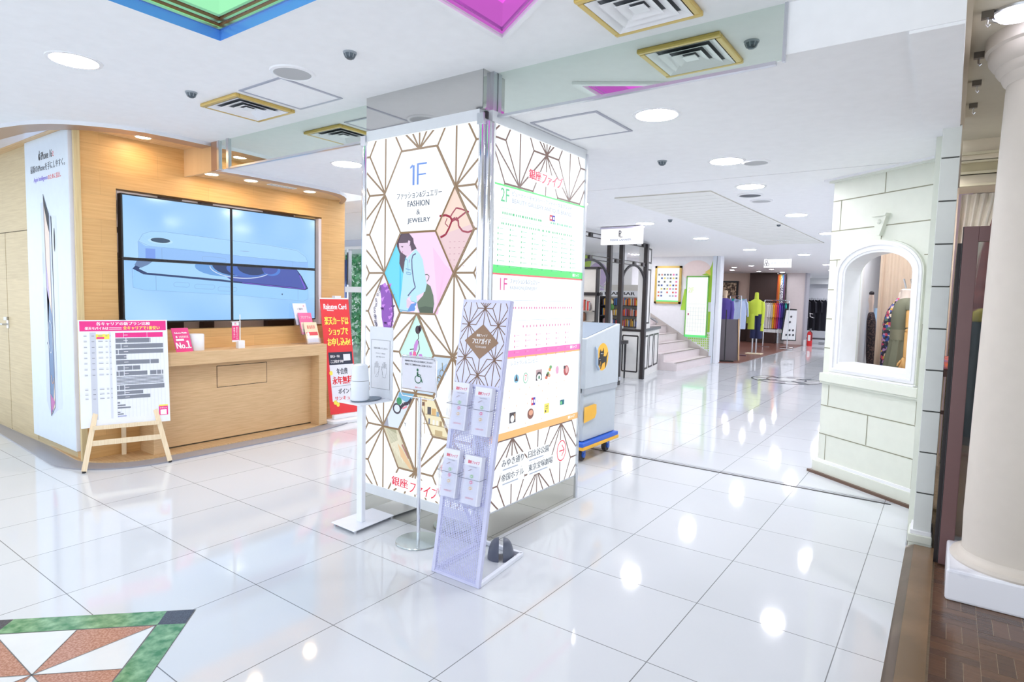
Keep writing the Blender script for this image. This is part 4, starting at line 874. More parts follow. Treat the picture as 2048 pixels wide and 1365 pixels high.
a.rect(fy0-.02,1.088,PY1,1.128,PINK,4); a.rect(fy0-.02,1.078,PY1,1.088,ORNG,4); a.rect(fy0-.02,.588,PY1,.632,ORNG,4)
for v in (1.60,1.10,.602): a.text('銀座ファイブ',3.66,v,3.75,v+.022,LBOX,5,bold=.001)
gr = glow('guide_green',(96,206,146),1.0); grl = glow('guide_green_pale',(160,226,196),1.0); pk = glow('guide_rose',(228,120,176),1.0); pkl = glow('guide_rose_pale',(240,180,216),1.0); gy = glow('guide_grey',(172,184,206),1.0); orl = glow('guide_orange_pale',(250,214,190),1.0)
a.text('2F',2.818,2.0,2.9,2.078,gr,5); a.text('ビューティ・ギャラリー・アンティーク＆ブランド',2.93,2.045,3.62,2.075,gy,5,bold=.0006); a.text('BEAUTY GALLERY ANTIQUE BRAND',2.93,2.0,3.62,2.03,gy,5)
a.text('1F',2.83,1.49,2.9,1.56,glow('guide_pink',(230,100,170)),5); a.text('ファッション＆ジュエリー',2.93,1.53,3.25,1.56,gy,5,bold=.0006); a.text('FASHION JEWELRY',2.93,1.49,3.22,1.515,gy,5)
a.text('レストラン＆コンビニ',2.96,1.035,3.25,1.062,gy,5); a.text('B1',2.83,1.0,2.9,1.06,ORNG,5)
rr = random.Random(5)
def dots(v, u0_, u1_, n, m_, sz=.006):
    for i in range(n): u_ = u0_+(u1_-u0_)*i/max(n-1,1)+rr.uniform(-.006,.006); a.rect(u_-sz*.8,v-sz,u_+sz*.8,v+sz*1.2,m_,5)
dots(1.935,2.84,3.25,22,gr); dots(1.935,3.36,3.62,18,grl); dots(1.875,2.83,3.62,34,gr,.0055)
for i in range(8):
    for j in range(8):
        v = 1.845-.031*j; u_ = 2.80+.118*i; a.rect(u_-.004,v-.005,u_+.004,v+.006,gr,5); a.rect(u_+.014,v-.001,u_+.014+rr.uniform(.02,.06),v+.002,grl,5)
for v in (1.905,1.965,1.43,1.31): a.line((2.81,v),(3.68,v),.0012,gy,4.5)
dots(1.385,2.82,3.66,30,pk); dots(1.27,3.08,3.64,16,pk)
for i in range(7):
    for j in range(5): v = 1.215-.034*j; u_ = 2.87+.12*i; a.rect(u_-.004,v-.006,u_+.004,v+.007,pk,5); a.rect(u_+.014,v-.001,u_+.014+rr.uniform(.015,.05),v+.002,pkl,5)
a.rect(3.345,1.948,3.378,1.985,glow('sq_red',(214,60,84)),6); a.rect(3.378,1.948,3.41,1.985,glow('sq_blue',(72,72,196)),6); a.rect(3.352,1.958,3.37,1.975,LBOX,7); a.rect(3.385,1.958,3.403,1.975,LBOX,7)
# little shop pictures
DKB = glow('pic_dark',(92,84,92),.85)
a.ell(3.018,.95,.026,.026,glow('pic_blue',(140,200,230)),6); a.poly([(3.0,.935),(3.012,.96),(3.018,.985),(3.024,.96),(3.035,.935)],DKB,7)
a.ell(3.118,.945,.026,.034,glow('pic_gring',(110,190,150)),6); a.ell(3.118,.945,.021,.029,LBOX,7); a.text('7',3.106,.93,3.13,.965,glow('pic_red',(230,100,110)),8)
a.rect(3.235,.915,3.305,.985,glow('pic_mauve',(200,170,176)),6); a.poly([(3.235,.915),(3.305,.915),(3.305,.945),(3.285,.97),(3.255,.97),(3.235,.945)],DKB,7); a.ell(3.27,.935,.028,.022,LBOX,8); a.ell(3.27,.935,.01,.012,glow('pic_gk',(90,140,110)),9)
for x_, z_, c_ in ((3.36,.925,(230,130,110)),(3.38,.95,(120,160,100)),(3.40,.975,(246,170,100)),(3.37,.94,(90,80,90)),(3.395,.935,(230,180,150)),(3.41,.99,(120,180,120))): a.ell(x_,z_,.016,.012,glow('pf%d'%int(x_*1000+c_[0]),c_),6)
a.ell(3.495,.965,.02,.026,pkl,6); a.text('人形',3.48,.935,3.512,.95,pk,7)
a.ell(3.615,.95,.036,.036,glow('pic_crim',(196,96,100),.95),6); a.ell(3.62,.955,.018,.024,glow('pic_pinkf',(240,190,190)),7); a.rect(3.578,.965,3.60,.985,DKB,6.5)
a.rect(2.955,.68,3.02,.745,DKB,6); a.ell(2.985,.705,.02,.022,LBOX,7); a.rect(3.0,.70,3.016,.735,glow('pic_tan',(170,140,120)),7)
a.rect(3.19,.76,3.212,.81,glow('sq_red'),6); a.rect(3.212,.76,3.235,.81,glow('sq_blue'),6); a.rect(3.195,.775,3.208,.795,LBOX,7); a.rect(3.217,.775,3.23,.795,LBOX,7)
a.ell(3.185,.708,.036,.034,glow('pic_bowl',(150,100,90),.9),6); a.ell(3.188,.715,.024,.018,glow('pic_soup',(236,176,150)),7)
a.rect(3.345,.685,3.405,.75,glow('pic_yellow',(250,238,110)),6); a.rect(3.36,.73,3.39,.734,DKB,7); a.ell(3.362,.70,.008,.008,DKB,7); a.text('宅急便',3.36,.712,3.39,.722,DKB,7)
a.rect(3.545,.715,3.60,.75,glow('pic_teal',(40,120,140),.9),6); a.ell(3.56,.73,.01,.012,glow('pic_lime',(120,220,140)),7)
dots(.88,2.95,3.6,7,orl,.005); dots(.84,2.95,3.5,4,orl,.005); dots(.78,2.9,3.5,6,orl,.005); dots(.655,2.95,3.5,4,orl,.005)
# logo and directions
a.poly([(3.08,2.225),(3.22,2.23),(3.24,2.245),(3.30,2.245),(3.49,2.215),(3.49,2.12+.05),(3.36,2.12+.03),(3.1,2.14+.03)],LBOX,3); rlg = G('logo_rose',(222,52,92))
a.text('銀座',3.10,2.175,3.235,2.235,rlg,5,bold=.003); a.text('ファイブ',3.24,2.165,3.475,2.24,rlg,5,slant=.25,bold=.003)
gi = G('sign_ink',(70,76,102),.6)
for s_, b_ in (('みゆき通り',(2.89,.42,3.12,.465)),('日比谷公園',(3.175,.42,3.415,.465)),('帝国ホテル',(2.89,.33,3.125,.375)),('東京宝塚劇場',(3.18,.33,3.47,.375))):
    a.rect(b_[0]-.01,b_[1]-.035,b_[2]+.01,b_[3]+.008,LBOX,3); a.text(s_,*b_,gi,5,bold=.0008); a.rect(b_[0]+.01,b_[1]-.022,b_[2]-.06,b_[1]-.014,gy,5)
a.ell(3.585,.39,.066,.078,LBOX,3); a.ring(3.585,.39,.058,.07,.008,RL,5); a.path([(3.555,.39),(3.62,.39)],.008,RL,5); a.path([(3.59,.43),(3.622,.39),(3.59,.35)],.008,RL,5)
a.build('backlit_print', t)
f = M().box((PX1-.05,PY0+.05,2.425),(PX1+.006,PY1+.01,2.488),FW).box((PX1-.02,PY1-.01,.0),(PX1+.012,PY1+.016,2.46),STEEL).box((PX1-.03,fy0-.02,.16),(PX1+.003,PY1,.17),STEEL)
f.build('frame', t, bevel=.002)
f = M().cyl((PX1-.002,PY0+.028),.018,0,2.42,CHROME,20).cyl((PX1-.012,PY0+.075),.018,0,2.42,STEEL,20).box((PX1-.03,PY0+.0,2.43),(PX1+.0,PY0+.02,2.47),BLACK).box((PX1-.03,PY0+.01,0),(PX1-.004,PY0+.1,2.42),mat('grey_strip',(176,180,190),.35,.6))
f.build('edge_tube', t, smooth=True)

# ================================================================== FOREGROUND STANDS
LAV = mat('mesh_lavender',(206,208,236),.4); LAVD = mat('mesh_lavender2',(188,190,226),.4)
# hand sanitiser stand
t = thing('sanitizer_stand','white metal stand with square foot, small shelf and upright notice board','stand',(-2.925,2.52,0))
M().prism([(-3.04,2.345,.018),(-2.812,2.335,.018),(-2.83,2.69,.018),(-3.04,2.69,.018)],(0,0,.006),mat('stand_white',(238,242,252),.35)).build('foot_plate', t, bevel=.002)
for x_, y_ in ((-3.02,2.36),(-2.83,2.36),(-2.85,2.67),(-3.02,2.67)): M().cyl((x_,y_),.009,0,.018,STEEL,12).build('levelling_foot', t)
M().box((-2.935,2.455,.024),(-2.885,2.485,.775),mat('stand_white')).build('post', t, bevel=.003)
M().box((-3.055,2.40,.770),(-2.84,2.665,.778),mat('stand_white')).build('shelf', t, bevel=.002)
bq = M().box((-3.055,2.658,.778),(-2.84,2.664,1.238),mat('stand_board',(224,228,236),.4)); bq.build('notice_board', t, bevel=.002)
a = Art((-3.045,2.658,.778), X, Z, .0008); a.rect(.008,.06,.182,.375,mat('notice_paper',(226,228,234),.5),1); a.path([(.008,.06),(.182,.06),(.182,.375),(.008,.375)],.0015,INK,2,close=True)
NK = mat('notice_ink',(120,124,134),.6); a.text('手指を消毒してください',.03,.315,.16,.328,INK,2); a.text('手をかざすと消毒液が',.05,.285,.14,.293,NK,2); a.text('自動で噴射されます',.055,.262,.135,.270,NK,2)
for s_ in (-1,1):
    c_ = .095+s_*.036
    a.path([(c_-.018,.15),(c_-.022,.19),(c_-.02,.20)],.0012,NK,2)
    for k_ in range(4): x_ = c_-.018+k_*.010; h_ = (.222,.232,.235,.222)[k_]; a.path([(x_,.195),(x_,h_),(x_+.007,h_),(x_+.007,.195)],.0012,NK,2)
    a.path([(c_-s_*.02+0,.20),(c_-s_*.030,.205),(c_-s_*.018,.17),(c_-.012,.135),(c_+.012,.135),(c_+.02,.17),(c_+.022,.2)],.0012,NK,2)
a.build('notice', t)
t = thing('sanitizer_dispenser','white rounded hand sanitiser dispenser on the stand shelf','dispenser',(-2.955,2.50,.79))
M().loft([(-2.955,2.495,.786,.052,.056),(-2.955,2.495,.793,.056,.06),(-2.955,2.495,.905,.052,.057),(-2.955,2.495,.907,.0515,.0565)],mat('dispenser_white',(234,240,250),.3),28).build('body', t, smooth=True)
M().loft([(-2.955,2.495,.909,.0515,.0565),(-2.955,2.495,.985,.048,.052),(-2.955,2.495,1.005,.04,.045),(-2.955,2.495,1.012,.02,.028)],mat('dispenser_white'),28).build('cap', t, smooth=True)
tr_ = M().loft([(-2.955,2.545,.779,.066,.105),(-2.955,2.545,.782,.07,.11),(-2.955,2.545,.786,.07,.11),(-2.955,2.545,.785,.065,.104)],mat('tray_slate',(118,132,148),.45),32)
tag(rebase(tr_.build('drip_tray',smooth=True),(-2.955,2.545,.779)),'slate grey oval drip tray under the sanitiser dispenser','tray')

# wheelchair sign
t = thing('sign_stand','steel stand with a round foot holding a wheelchair access sign','sign stand',(-2.452,2.512,0))
M().lathe([(.0,0),(.13,0),(.133,.004),(.13,.009),(.02,.013),(.001,.013)],(-2.452,2.512),mat('glass_steel',(196,206,206),.18,.7),48).build('foot', t, smooth=True)
M().tube([(-2.452,2.512,.01),(-2.452,2.512,.86)],.011,CHROME,16).build('pole', t, smooth=True)
U_ = Vector((1,0,0)); V_ = Z; o0 = Vector((-2.608,2.512,.875))
fr_ = [o0+U_*u+V_*v for u, v in ((.0,.205),(-.003,.0),(.012,-.02),(.14,-.022),(.262,-.02),(.282,.0),(.282,.205),(.270,.218),(.012,.218),(.0,.205))]
M().tube([p for p in fr_],.004,CHROME,8).build('wire_frame', t, smooth=True)
nn = U_.cross(V_)
M().prism([o0+U_*.006+V_*.022,o0+U_*.274+V_*.022,o0+U_*.274+V_*.212,o0+U_*.006+V_*.212],-nn*.004,mat('sign_board',(222,222,232),.35)).build('plate', t)
a = Art(o0+U_*.006+V_*.022,U_,V_,.0008); GD = mat('sign_green',(28,104,70),.5)
a.text('100Mほど先に出入口と段差がございます',.025,.162,.245,.173,INK,2,bold=.0005); a.text('車椅子でご利用の方はご注意ください',.025,.141,.238,.152,INK,2,bold=.0005)
a.ell(.128,.119,.0075,.0085,GD,2); a.poly([(.123,.107),(.133,.107),(.136,.082),(.123,.082)],GD,2); a.path([(.128,.094),(.155,.090)],.0045,GD,2); a.path([(.13,.083),(.152,.081),(.159,.064),(.167,.049)],.007,GD,2); a.ring(.132,.065,.024,.022,.005,GD,2,20,120,370)
a.path([(.0,.0),(.268,.0)],.004,mat('sign_brown',(150,130,110),.4),1); a.text('銀座ファイブ',.11,.012,.16,.021,mat('leaflet_red'),2)
a.path([(.003,.187),(.265,.187)],.002,INK,2); a.ell(.008,.181,.002,.0025,INK,2,8); a.ell(.258,.181,.002,.0025,INK,2,8); a.build('lettering', t)

# leaflet rack
RX0, RX1 = -2.128, -1.806; RB = Vector((0,2.29,.004)); RT = Vector((0,2.512,1.43)); rl = (RT-RB).length; RV = (RT-RB)/rl; RN = Vector((0,-RV.z,RV.y))
def rp_(u, v, d=0): return Vector((RX0+u,0,0))+RB+RV*v+RN*d
t = thing('leaflet_rack','leaning white perforated metal leaflet rack with a floor guide poster on top','leaflet rack',(-1.967,2.5,0))
w_ = RX1-RX0
f = M()
for u in (.012,w_-.012): f.bar(rp_(u,0),rp_(u,rl),.022,.022,LAV,RN)
for v in (.012,.40,.985,rl-.01): f.bar(rp_(0,v),rp_(w_,v),.02,.012,LAV,RN)
f.build('frame', t, bevel=.002)
pf = M(); nx, nz = 26, 118      # perforated sheet: thin slats both ways
for i in range(nx+1): u = .012+(w_-.024)*i/nx; pf.bar(rp_(u,.012,.006),rp_(u,.99,.006),.0052,.0012,LAVD,RN)
for j in range(nz): v = .014+(.97)*j/nz; pf.bar(rp_(.01,v,.007),rp_(w_-.01,v,.007),.0036,.0012,LAVD,RN)
pf.build('perforated_sheet', t)
b = M(); b.bar((RX0+.01,2.30,.012),(RX0-.02,2.73,.012),.02,.022,LAV); b.bar((RX1-.01,2.30,.012),(-1.862,2.73,.012),.02,.022,mat('stand_white')); b.bar((RX0-.02,2.73,.012),(-1.855,2.73,.012),.02,.022,mat('stand_white')); b.bar((RX0,2.29,.006),(RX1,2.29,.006),.02,.01,LAV)
b.build('base_frame', t, bevel=.002)
M().bar(rp_(w_*.35,.42,-.01),(RX0+.10,2.60,.02),.016,.01,LAVD).build('rear_strut', t)
M().prism([rp_(.006,.985,.012),rp_(w_-.006,.985,.012),rp_(w_-.006,rl,.012),rp_(.006,rl,.012)],RN*.003,mat('poster_board',(214,216,244),.4)).build('poster_board', t)
a = Art(rp_(.015,1.0,.015),X,RV,.0007); PW, PHt = w_-.03, rl-1.015; BRM = mat('poster_brown',(124,92,72),.45)
a.rect(0,0,PW,PHt,mat('poster_white',(222,224,246),.4),1); a.cl = (0,0,PW,PHt)
sx = PW/2*.98; st2 = []
cx_, cz_ = PW/2, PHt*.52
for i in range(-3,4):
    for j in range(-5,6):
        if (i+j) % 2 == 0: st2.append((cx_+i*.098-.0, cz_+(j)*.088))
leaf(a, [s for s in st2 if True], BRM, 0, D=.176, hx=.049, w=.0046, blob=.32, skip=lambda p: abs(p[0]-cx_)/.10+abs(p[1]-cz_)/.09 < 1)
dm = [(cx_,cz_+.092),(cx_+.113,cz_),(cx_,cz_-.092),(cx_-.113,cz_)]; a.poly(dm, mat('poster_bronze',(150,118,92),.4), 3)
a.text('銀座ファイブ',cx_-.035,cz_+.026,cx_+.035,cz_+.04,WP,4,bold=.0005); a.text('フロアガイド',cx_-.06,cz_-.012,cx_+.06,cz_+.018,WP,4,bold=.0012); a.text('FLOOR GUIDE',cx_-.035,cz_-.032,cx_+.035,cz_-.022,WP,4)
a.build('poster_print', t)
# wire pockets, and the leaflets standing in them
slots = [(.085,.755,'upper left'),(.235,.745,'upper right'),(.075,.405,'lower left'),(.222,.395,'lower right')]
CLR = mat('clear_pocket',(232,234,250),.08,trans=.85,alpha=.35,ior=1.2)
for i, (u, v, nm) in enumerate(slots):
    q = M(); h = .058
    q.tube([rp_(u-h-.012,v+.14,.012),rp_(u-h-.012,v+.13,.065),rp_(u+h+.012,v+.13,.065),rp_(u+h+.012,v+.14,.012)],.0014,mat('wire_grey',(120,124,140),.3,.6),6)
    q.bar(rp_(u-h,v-.004,.010),rp_(u+h,v-.004,.010),.05,.003,CLR,RN)
    q.prism([rp_(u-h-.004,v,.068),rp_(u+h+.004,v,.068),rp_(u+h+.004,v+.20,.066),rp_(u-h-.004,v+.20,.066)],RN*.0015,CLR)
    q.build('pocket', t)
    z_ = .045; pts = [rp_(u-h+.004,v,z_),rp_(u+h-.004,v,z_),rp_(u+h-.004,v+.245,z_),rp_(u-h+.004,v+.245,z_)]
    l = M().prism([p-RN*.03 for p in pts],RN*.03,mat('leaflet_paper',(232,234,246),.5))
    a = Art(pts[0],X,RV,.0009); 
    a.text('銀座ファイブ',.022,.205,.095,.222,mat('lf_red',(236,96,120),.5),1,bold=.0006); a.text('Floor Guide',.034,.187,.082,.194,NK,1)
    a.path([(.03,.165),(.05,.178)],.003,mat('lf_line',(150,110,120),.5),1); a.path([(.05,.178),(.075,.15)],.001,mat('board_lightgrey'),1); a.path([(.055,.178),(.09,.15)],.001,mat('board_lightgrey'),1)
    for k_, c_ in enumerate(((150,216,130),(240,110,160),(240,200,120))): a.ell(.055,.142-.03*k_,.009,.009,mat('lf_dot%d'%k_,c_,.5),1); a.ell(.055,.142-.03*k_,.004,.004,mat('leaflet_paper'),2,8); a.rect(.04,.126-.03*k_,.07,.1275-.03*k_,mat('board_lightgrey'),1)
    a.text('GINZA FIVE',.03,.028,.08,.036,mat('lf_red'),1)
    n_ = len(l.v); l.v += a.m.v
    for f_, m_ in zip(a.m.f, a.m.m): l.f.append(tuple(n_+j for j in f_)); l.m.append(l.mi(a.m.mats[m_]))
    tag(rebase(l.build('floor_leaflets'),tuple(pts[0])),'stack of pale floor guide leaflets in the %s pocket of the rack'%nm,'leaflets','leaflet stacks in the rack')
# slotted grey weight on the rack foot
t = thing('rubber_weight','dark grey domed rubber weight with a deep slot on the foot of the leaflet rack','weight',(-1.935,2.645,0))
RG = mat('rubber_grey',(92,98,114),.35)
for s_ in (-1,1):
    m_ = M(); dv = Vector((.80,.6,0)); c_ = Vector((-1.940,2.640,0))+dv*(.012*s_); sd = Vector((-.6,.80,0)); RR = []
    for i in range(9):
        ph = math.pi/2*i/8; r_ = .062*math.cos(ph)**.8 if i < 8 else .001; z_ = .115*math.sin(ph)
        ring = [c_+Z*z_+(dv*s_*math.cos(q)*r_+sd*math.sin(q)*r_) for q in [(-math.pi/2+math.pi*k/12) for k in range(13)]]
        RR.append(ring)
    m_.rings(RR, RG); m_.build('half_dome', t, smooth=True)

# courier cart behind the pillar
t = thing('courier_cart','pale grey courier cart with a black cat emblem on a yellow oval','cart',(-2.75,5.05,0))
PG = mat('cart_grey',(196,204,212),.45); PG2 = mat('cart_inner',(122,138,156),.5); CB = mat('cart_blue',(48,104,214),.4); CY = mat('cart_yellow',(250,190,60),.5)
cx1 = -2.53; y0, y1 = 4.62, 5.27
b = M(); b.box((-3.15,y0+.02,.19),(cx1-.02,y1,.62),PG); b.build('lower_box', t, bevel=.008)
b = M(); b.hexa([(-3.15,y0,.66),(cx1,y0,.66),(cx1,y1,.66),(-3.15,y1,.66),(-3.15,y0,1.10),(cx1,y0,1.10),(cx1,y1,1.22),(-3.15,y1,1.22)],PG)
b.build('upper_box', t, bevel=.006)
M().box((cx1-.03,y0,.61),(cx1-.005,y1,.66),mat('cart_band',(176,182,190),.5)).build('band', t)
M().prism([(cx1-.03,y0+.03,1.104),(cx1-.03,y1-.03,1.216),(-3.1,y1-.03,1.216),(-3.1,y0+.03,1.104)],(0,0,.004),PG2).build('lid_opening', t)
M().box((-3.17,y0-.03,.12),(cx1+.02,y1+.02,.15),CY).box((-3.17,y0-.03,.15),(cx1+.015,y1+.015,.185),CB).build('deck', t, bevel=.005)
for x_, y_ in ((cx1-.06,y1-.10),(cx1-.06,y0+.08),(-3.1,y1-.1)):
    c_ = M(); w2 = M()
    w2.rings([[(x_+dx,y_+.05*math.cos(q),.055+.05*math.sin(q)) for q in [2*math.pi*k/20 for k in range(20)]] for dx in (-.018,.018)], mat('tyre',(70,68,74),.6))
    c_.box((x_+.02,y_-.022,.05),(x_+.028,y_+.03,.12),CB); c_.box((x_-.03,y_-.03,.108),(x_+.03,y_+.03,.12),CB); c_.rings([[(x_+dx,y_+.022*math.cos(q),.055+.022*math.sin(q)) for q in [2*math.pi*k/14 for k in range(14)]] for dx in (.018,.034)], CB)
    w2.build('wheel', c_.build('caster_fork', t), smooth=True)
a = Art((cx1,0,0), Y, Z, .0012); BKC = mat('cat_black',(38,34,34),.5)
a.ell(4.93,.925,.115,.125,CY,1,36)
a.poly([(4.865,.955),(4.885,1.0),(4.90,.975),(4.925,.978),(4.945,1.01),(4.955,.955),(4.945,.93),(4.985,.925),(5.0,.93),(5.03,.965),(5.035,.96),(5.012,.91),(5.01,.865),(4.995,.82),(4.985,.82),(4.985,.875),(4.93,.865),(4.90,.815),(4.89,.82),(4.90,.87),(4.885,.91),(4.87,.93)],BKC,2)
a.poly([(4.845,.905),(4.855,.925),(4.88,.925),(4.895,.905),(4.885,.88),(4.89,.845),(4.875,.84),(4.865,.87),(4.855,.835),(4.845,.845)],BKC,3)
for y_, z_ in ((4.895,.957),(4.925,.955)): a.ell(y_,z_,.009,.004,WP,4,10)
for y_, z_ in ((4.862,.905),(4.88,.904)): a.ell(y_,z_,.006,.003,WP,4,10)
a.poly([(4.62,.36),(4.62,.50),(4.80,.51),(4.845,.50),(4.85,.42),(4.82,.38)],CY,1)
a.build('emblem', t)
M().tube([(cx1+.005,4.79,1.02),(cx1+.02,4.78,1.0),(cx1+.02,4.79,.86),(cx1+.02,4.83,.82)],.012,mat('cart_tape',(170,190,214),.4),8).build('handle_strap', t)

# ================================================================== BLOCK WALL with the arched window
WA = Vector((-.89,5.77,0)); WU = Vector((.79834,-.60220,0)); WN = WU.cross(Z)     # WN faces the hall
WL = .97
def wp_(u, z, d=0): return WA+WU*u+Z*z+WN*d
ou0, ou1, ob, osp, otp = .228, .830, .975, 1.70, 1.866
def arch(k=0, n=18, base=ob):       # opening outline, grown by k
    c = (ou0+ou1)/2; ra, rb = (ou1-ou0)/2+k, otp-osp+k
    return [(c+ra, base-k)] + [(c+ra*math.cos(math.pi*i/n), osp+rb*math.sin(math.pi*i/n)) for i in range(n+1)] + [(c-ra, base-k)]
wb = M(); T = .16
oa = arch()
# wall in strips round the opening
def wbox(u0, u1, z0, z1, d0=-T, d1=0, m=CREAM, mm_=None):
    (mm_ or wb).hexa([wp_(u0,z0,d1),wp_(u1,z0,d1),wp_(u1,z0,d0),wp_(u0,z0,d0),wp_(u0,z1,d1),wp_(u1,z1,d1),wp_(u1,z1,d0),wp_(u0,z1,d0)], m)
wbox(.055,ou0,.10,CR); wbox(ou1,WL,.10,CR); wbox(ou0,ou1,.10,ob)
ap = arch()[1:-1]; n = len(ap)
wbox(ou0,ou1,otp+.02,CR)
for i in range(n-1):
    a_, b_ = ap[i], ap[i+1]
    q = [(b_[0],b_[1]),(a_[0],a_[1]),(a_[0],otp+.02),(b_[0],otp+.02)]
    wb.prism([wp_(u,z,0) for u, z in q], -WN*T, CREAM)
struct(wb.build('wall_right'))
bb = M(); wbox(.05,WL,.10,.128,-.01,.018,PUREW,bb); wbox(.03,WL,.02,.105,-.01,.03,CREAM,bb); bb.build('baseboard_right'); struct(bpy.data.objects['baseboard_right'])
bb = M(); wbox(.0,WL,.0,.022,-.02,.055,mat('wood_strip',(104,80,66),.4),bb); struct(bb.build('trim_16'))
# grooves between the blocks: shallow dark green-grey channels shown as recess strips
gv = M()
def groove(p, q, w=.008):
    p, q = Vector(p), Vector(q); d = (q-p).normalized(); x = Vector((-d.y,d.x))*w/2
    gv.poly([wp_(*(p+x),.0015),wp_(*(p-x),.0015),wp_(*(q-x),.0015),wp_(*(q+x),.0015)][::-1], CREAMG)
for z in (.347,.592): groove((.055,z),(WL,z))
for z in (2.062,2.308): groove((.055,z),(WL,z))
for z in (1.083,1.329,1.574,1.822): groove((.055,z),(.13 if z < 1.8 else .19,z)); groove((.928 if z < 1.8 else .90,z),(WL,z))
for u, z0, z1 in ((.131,.128,.343),(.93,.128,.343),(.527,.354,.590),(.13,.60,.77),(.926,.60,.77),(.131,1.329,1.574),(.131,1.574,1.822),(.932,1.574,1.80),(.928,1.083,1.329),(.139,2.066,2.306),(.940,2.066,2.303),(.545,2.313,2.47),(.538,1.955,1.99)): groove((u,z0),(u,z1),.007)
struct(gv.build('trim_17'))
# window surround, mouldings, sill, keystone
def sweep(mb, k0, k1, d0, d1, m):
    A_, B_ = arch(k0), arch(k1)
    for i in range(len(A_)):
        j = (i+1) % len(A_)
        mb.hexa([wp_(*A_[i],d0),wp_(*A_[j],d0),wp_(*B_[j],d0),wp_(*B_[i],d0),wp_(*A_[i],d1),wp_(*A_[j],d1),wp_(*B_[j],d1),wp_(*B_[i],d1)], m)
ws = M(); sweep(ws,-.004,.014,-.15,.012,PUREW); sweep(ws,.014,.05,-.01,.022,PUREW); sweep(ws,.05,.062,-.01,.034,PUREW); sweep(ws,.062,.082,-.01,.028,PUREW); sweep(ws,.082,.092,-.01,.02,CREAM)
wn_ = struct(ws.build('window_1', smooth=True))
si = M(); wbox(.062,.955,.80,.872,-.01,.045,CREAM,si); wbox(.055,.965,.782,.80,-.01,.03,CREAM,si); wbox(.15,.92,.872,.888,-.01,.04,PUREW,si)
si.build('window_sill', wn_, bevel=.004)
ks = M().prism([wp_(.478,2.135,0),wp_(.60,2.135,0),wp_(.575,2.06,0),wp_(.548,1.985,0),wp_(.522,1.985,0),wp_(.50,2.06,0)],WN*.035,CREAM).prism([wp_(.47,2.148,0),wp_(.61,2.148,0),wp_(.60,2.13,0),wp_(.478,2.13,0)],WN*.05,CREAM)
ks.ball(wp_(.54,2.09,.03),.02,CREAM,10); ks.build('keystone', wn_, smooth=True)
co = M(); wbox(.03,WL,2.462,CR,-.02,.03,CREAM,co); wbox(.0,WL,2.478,CR,-.02,.06,PUREW,co); struct(co.build('trim_18'))
# pilaster next to the classic shop
pl = M()
zz = [.108,.339,.5865,.835,1.08,1.325,1.572,1.818,2.064,2.31,CR]
for a_, b_ in zip(zz, zz[1:]): pl.box((-.098,4.33,a_+.004),(-.008,4.52,b_-.004),PILA)
pl.box((-.094,4.334,.1),(-.012,4.51,CR),mat('pilaster_groove',(84,86,84),.8))
struct(pl.build('pilaster_right', bevel=.002))
pb = M().box((-.112,4.315,.085),(-.004,4.54,.112),PUREW).box((-.122,4.30,.04),(.0,4.54,.087),CREAM).box((-.118,4.304,.0),(.002,4.54,.04),CREAM)
struct(pb.build('baseboard_pilaster', bevel=.004))
struct(M().box((-.13,4.52,0),(-.10,5.19,CR),CREAM).box((-.13,4.33,.0),(-.122,5.2,.02),STEEL).build('wall_return'))
struct(M().box((-.86,5.9,0),(-.76,9.2,CR),WHITE).box((-.76,9.2,0),(-.70,34,CR),WHITE).build('wall_corridor'))
# room seen through the window
struct(M().prism([(-.80,5.85,.001),(-.14,5.32,.001),(0,5.3,.001),(0,9.2,.001),(-.80,9.2,.001)],(0,0,.003),mat('inner_floor',(196,186,172),.2)).build('floor_inner'))
cu = M(); CRT = mat('curtain_beige',(214,192,172),.8)
pts = [(-.535+.535*i/40, 6.62+.006*math.sin(i*1.7)) for i in range(41)]
for (x0,y0_),(x1,y1_) in zip(pts, pts[1:]): cu.poly([(x0,y0_,0),(x1,y1_,0),(x1,y1_,CR),(x0,y0_,CR)], CRT)
cu.box((-.55,6.60,0),(-.532,6.66,CR),CRT)
tag(rebase(cu.build('curtain',smooth=True),(-.23,6.62,0)),'beige backdrop panel behind the dressed figure in the arched window','backdrop')
fr = M().box((-.745,6.05,0),(-.70,6.12,CR),PUREW).box((-.685,6.06,0),(-.63,6.14,CR),PUREW).box((-.70,6.1,0),(-.685,6.12,CR),BLACK)
struct(fr.build('trim_19'))
OLIVE = mat('olive_dress',(118,118,98),.7); WOODF = wood('mannequin_wood',(232,184,116),(206,150,84),'z',1,.4,plank=(9,9)); NECK = mat('mannequin_cloth',(228,210,200),.8)
t = thing('dress_mannequin','mannequin in an olive belted dress with a jointed wooden arm behind the arched window','mannequin',(-.31,6.2,0))
d = M(); fx = -.335; 
d.loft([(fx-.02,6.2,.50,.16,.17),(fx-.015,6.2,.85,.112,.14),(fx-.005,6.2,1.10,.08,.10),(fx,6.2,1.17,.072,.09)],OLIVE,44,fold=.045,fn=11); d.build('skirt', t, smooth=True)
M().loft([(fx,6.2,1.16,.076,.094),(fx,6.2,1.25,.076,.094)],mat('olive_belt',(136,132,110),.6),32).build('belt', t, smooth=True)
M().loft([(fx,6.2,1.245,.074,.092),(fx,6.2,1.32,.076,.10),(fx+.005,6.2,1.40,.078,.10),(fx+.02,6.2,1.47,.075,.09),(fx+.03,6.2,1.505,.062,.075),(fx+.04,6.2,1.525,.045,.05)],OLIVE,32).build('bodice', t, smooth=True)
M().loft([(fx+.035,6.2,1.50,.062,.06),(fx+.035,6.2,1.54,.05,.05),(fx+.03,6.2,1.59,.052,.05),(fx+.03,6.2,1.60,.03,.03)],NECK,24).build('neck', t, smooth=True)
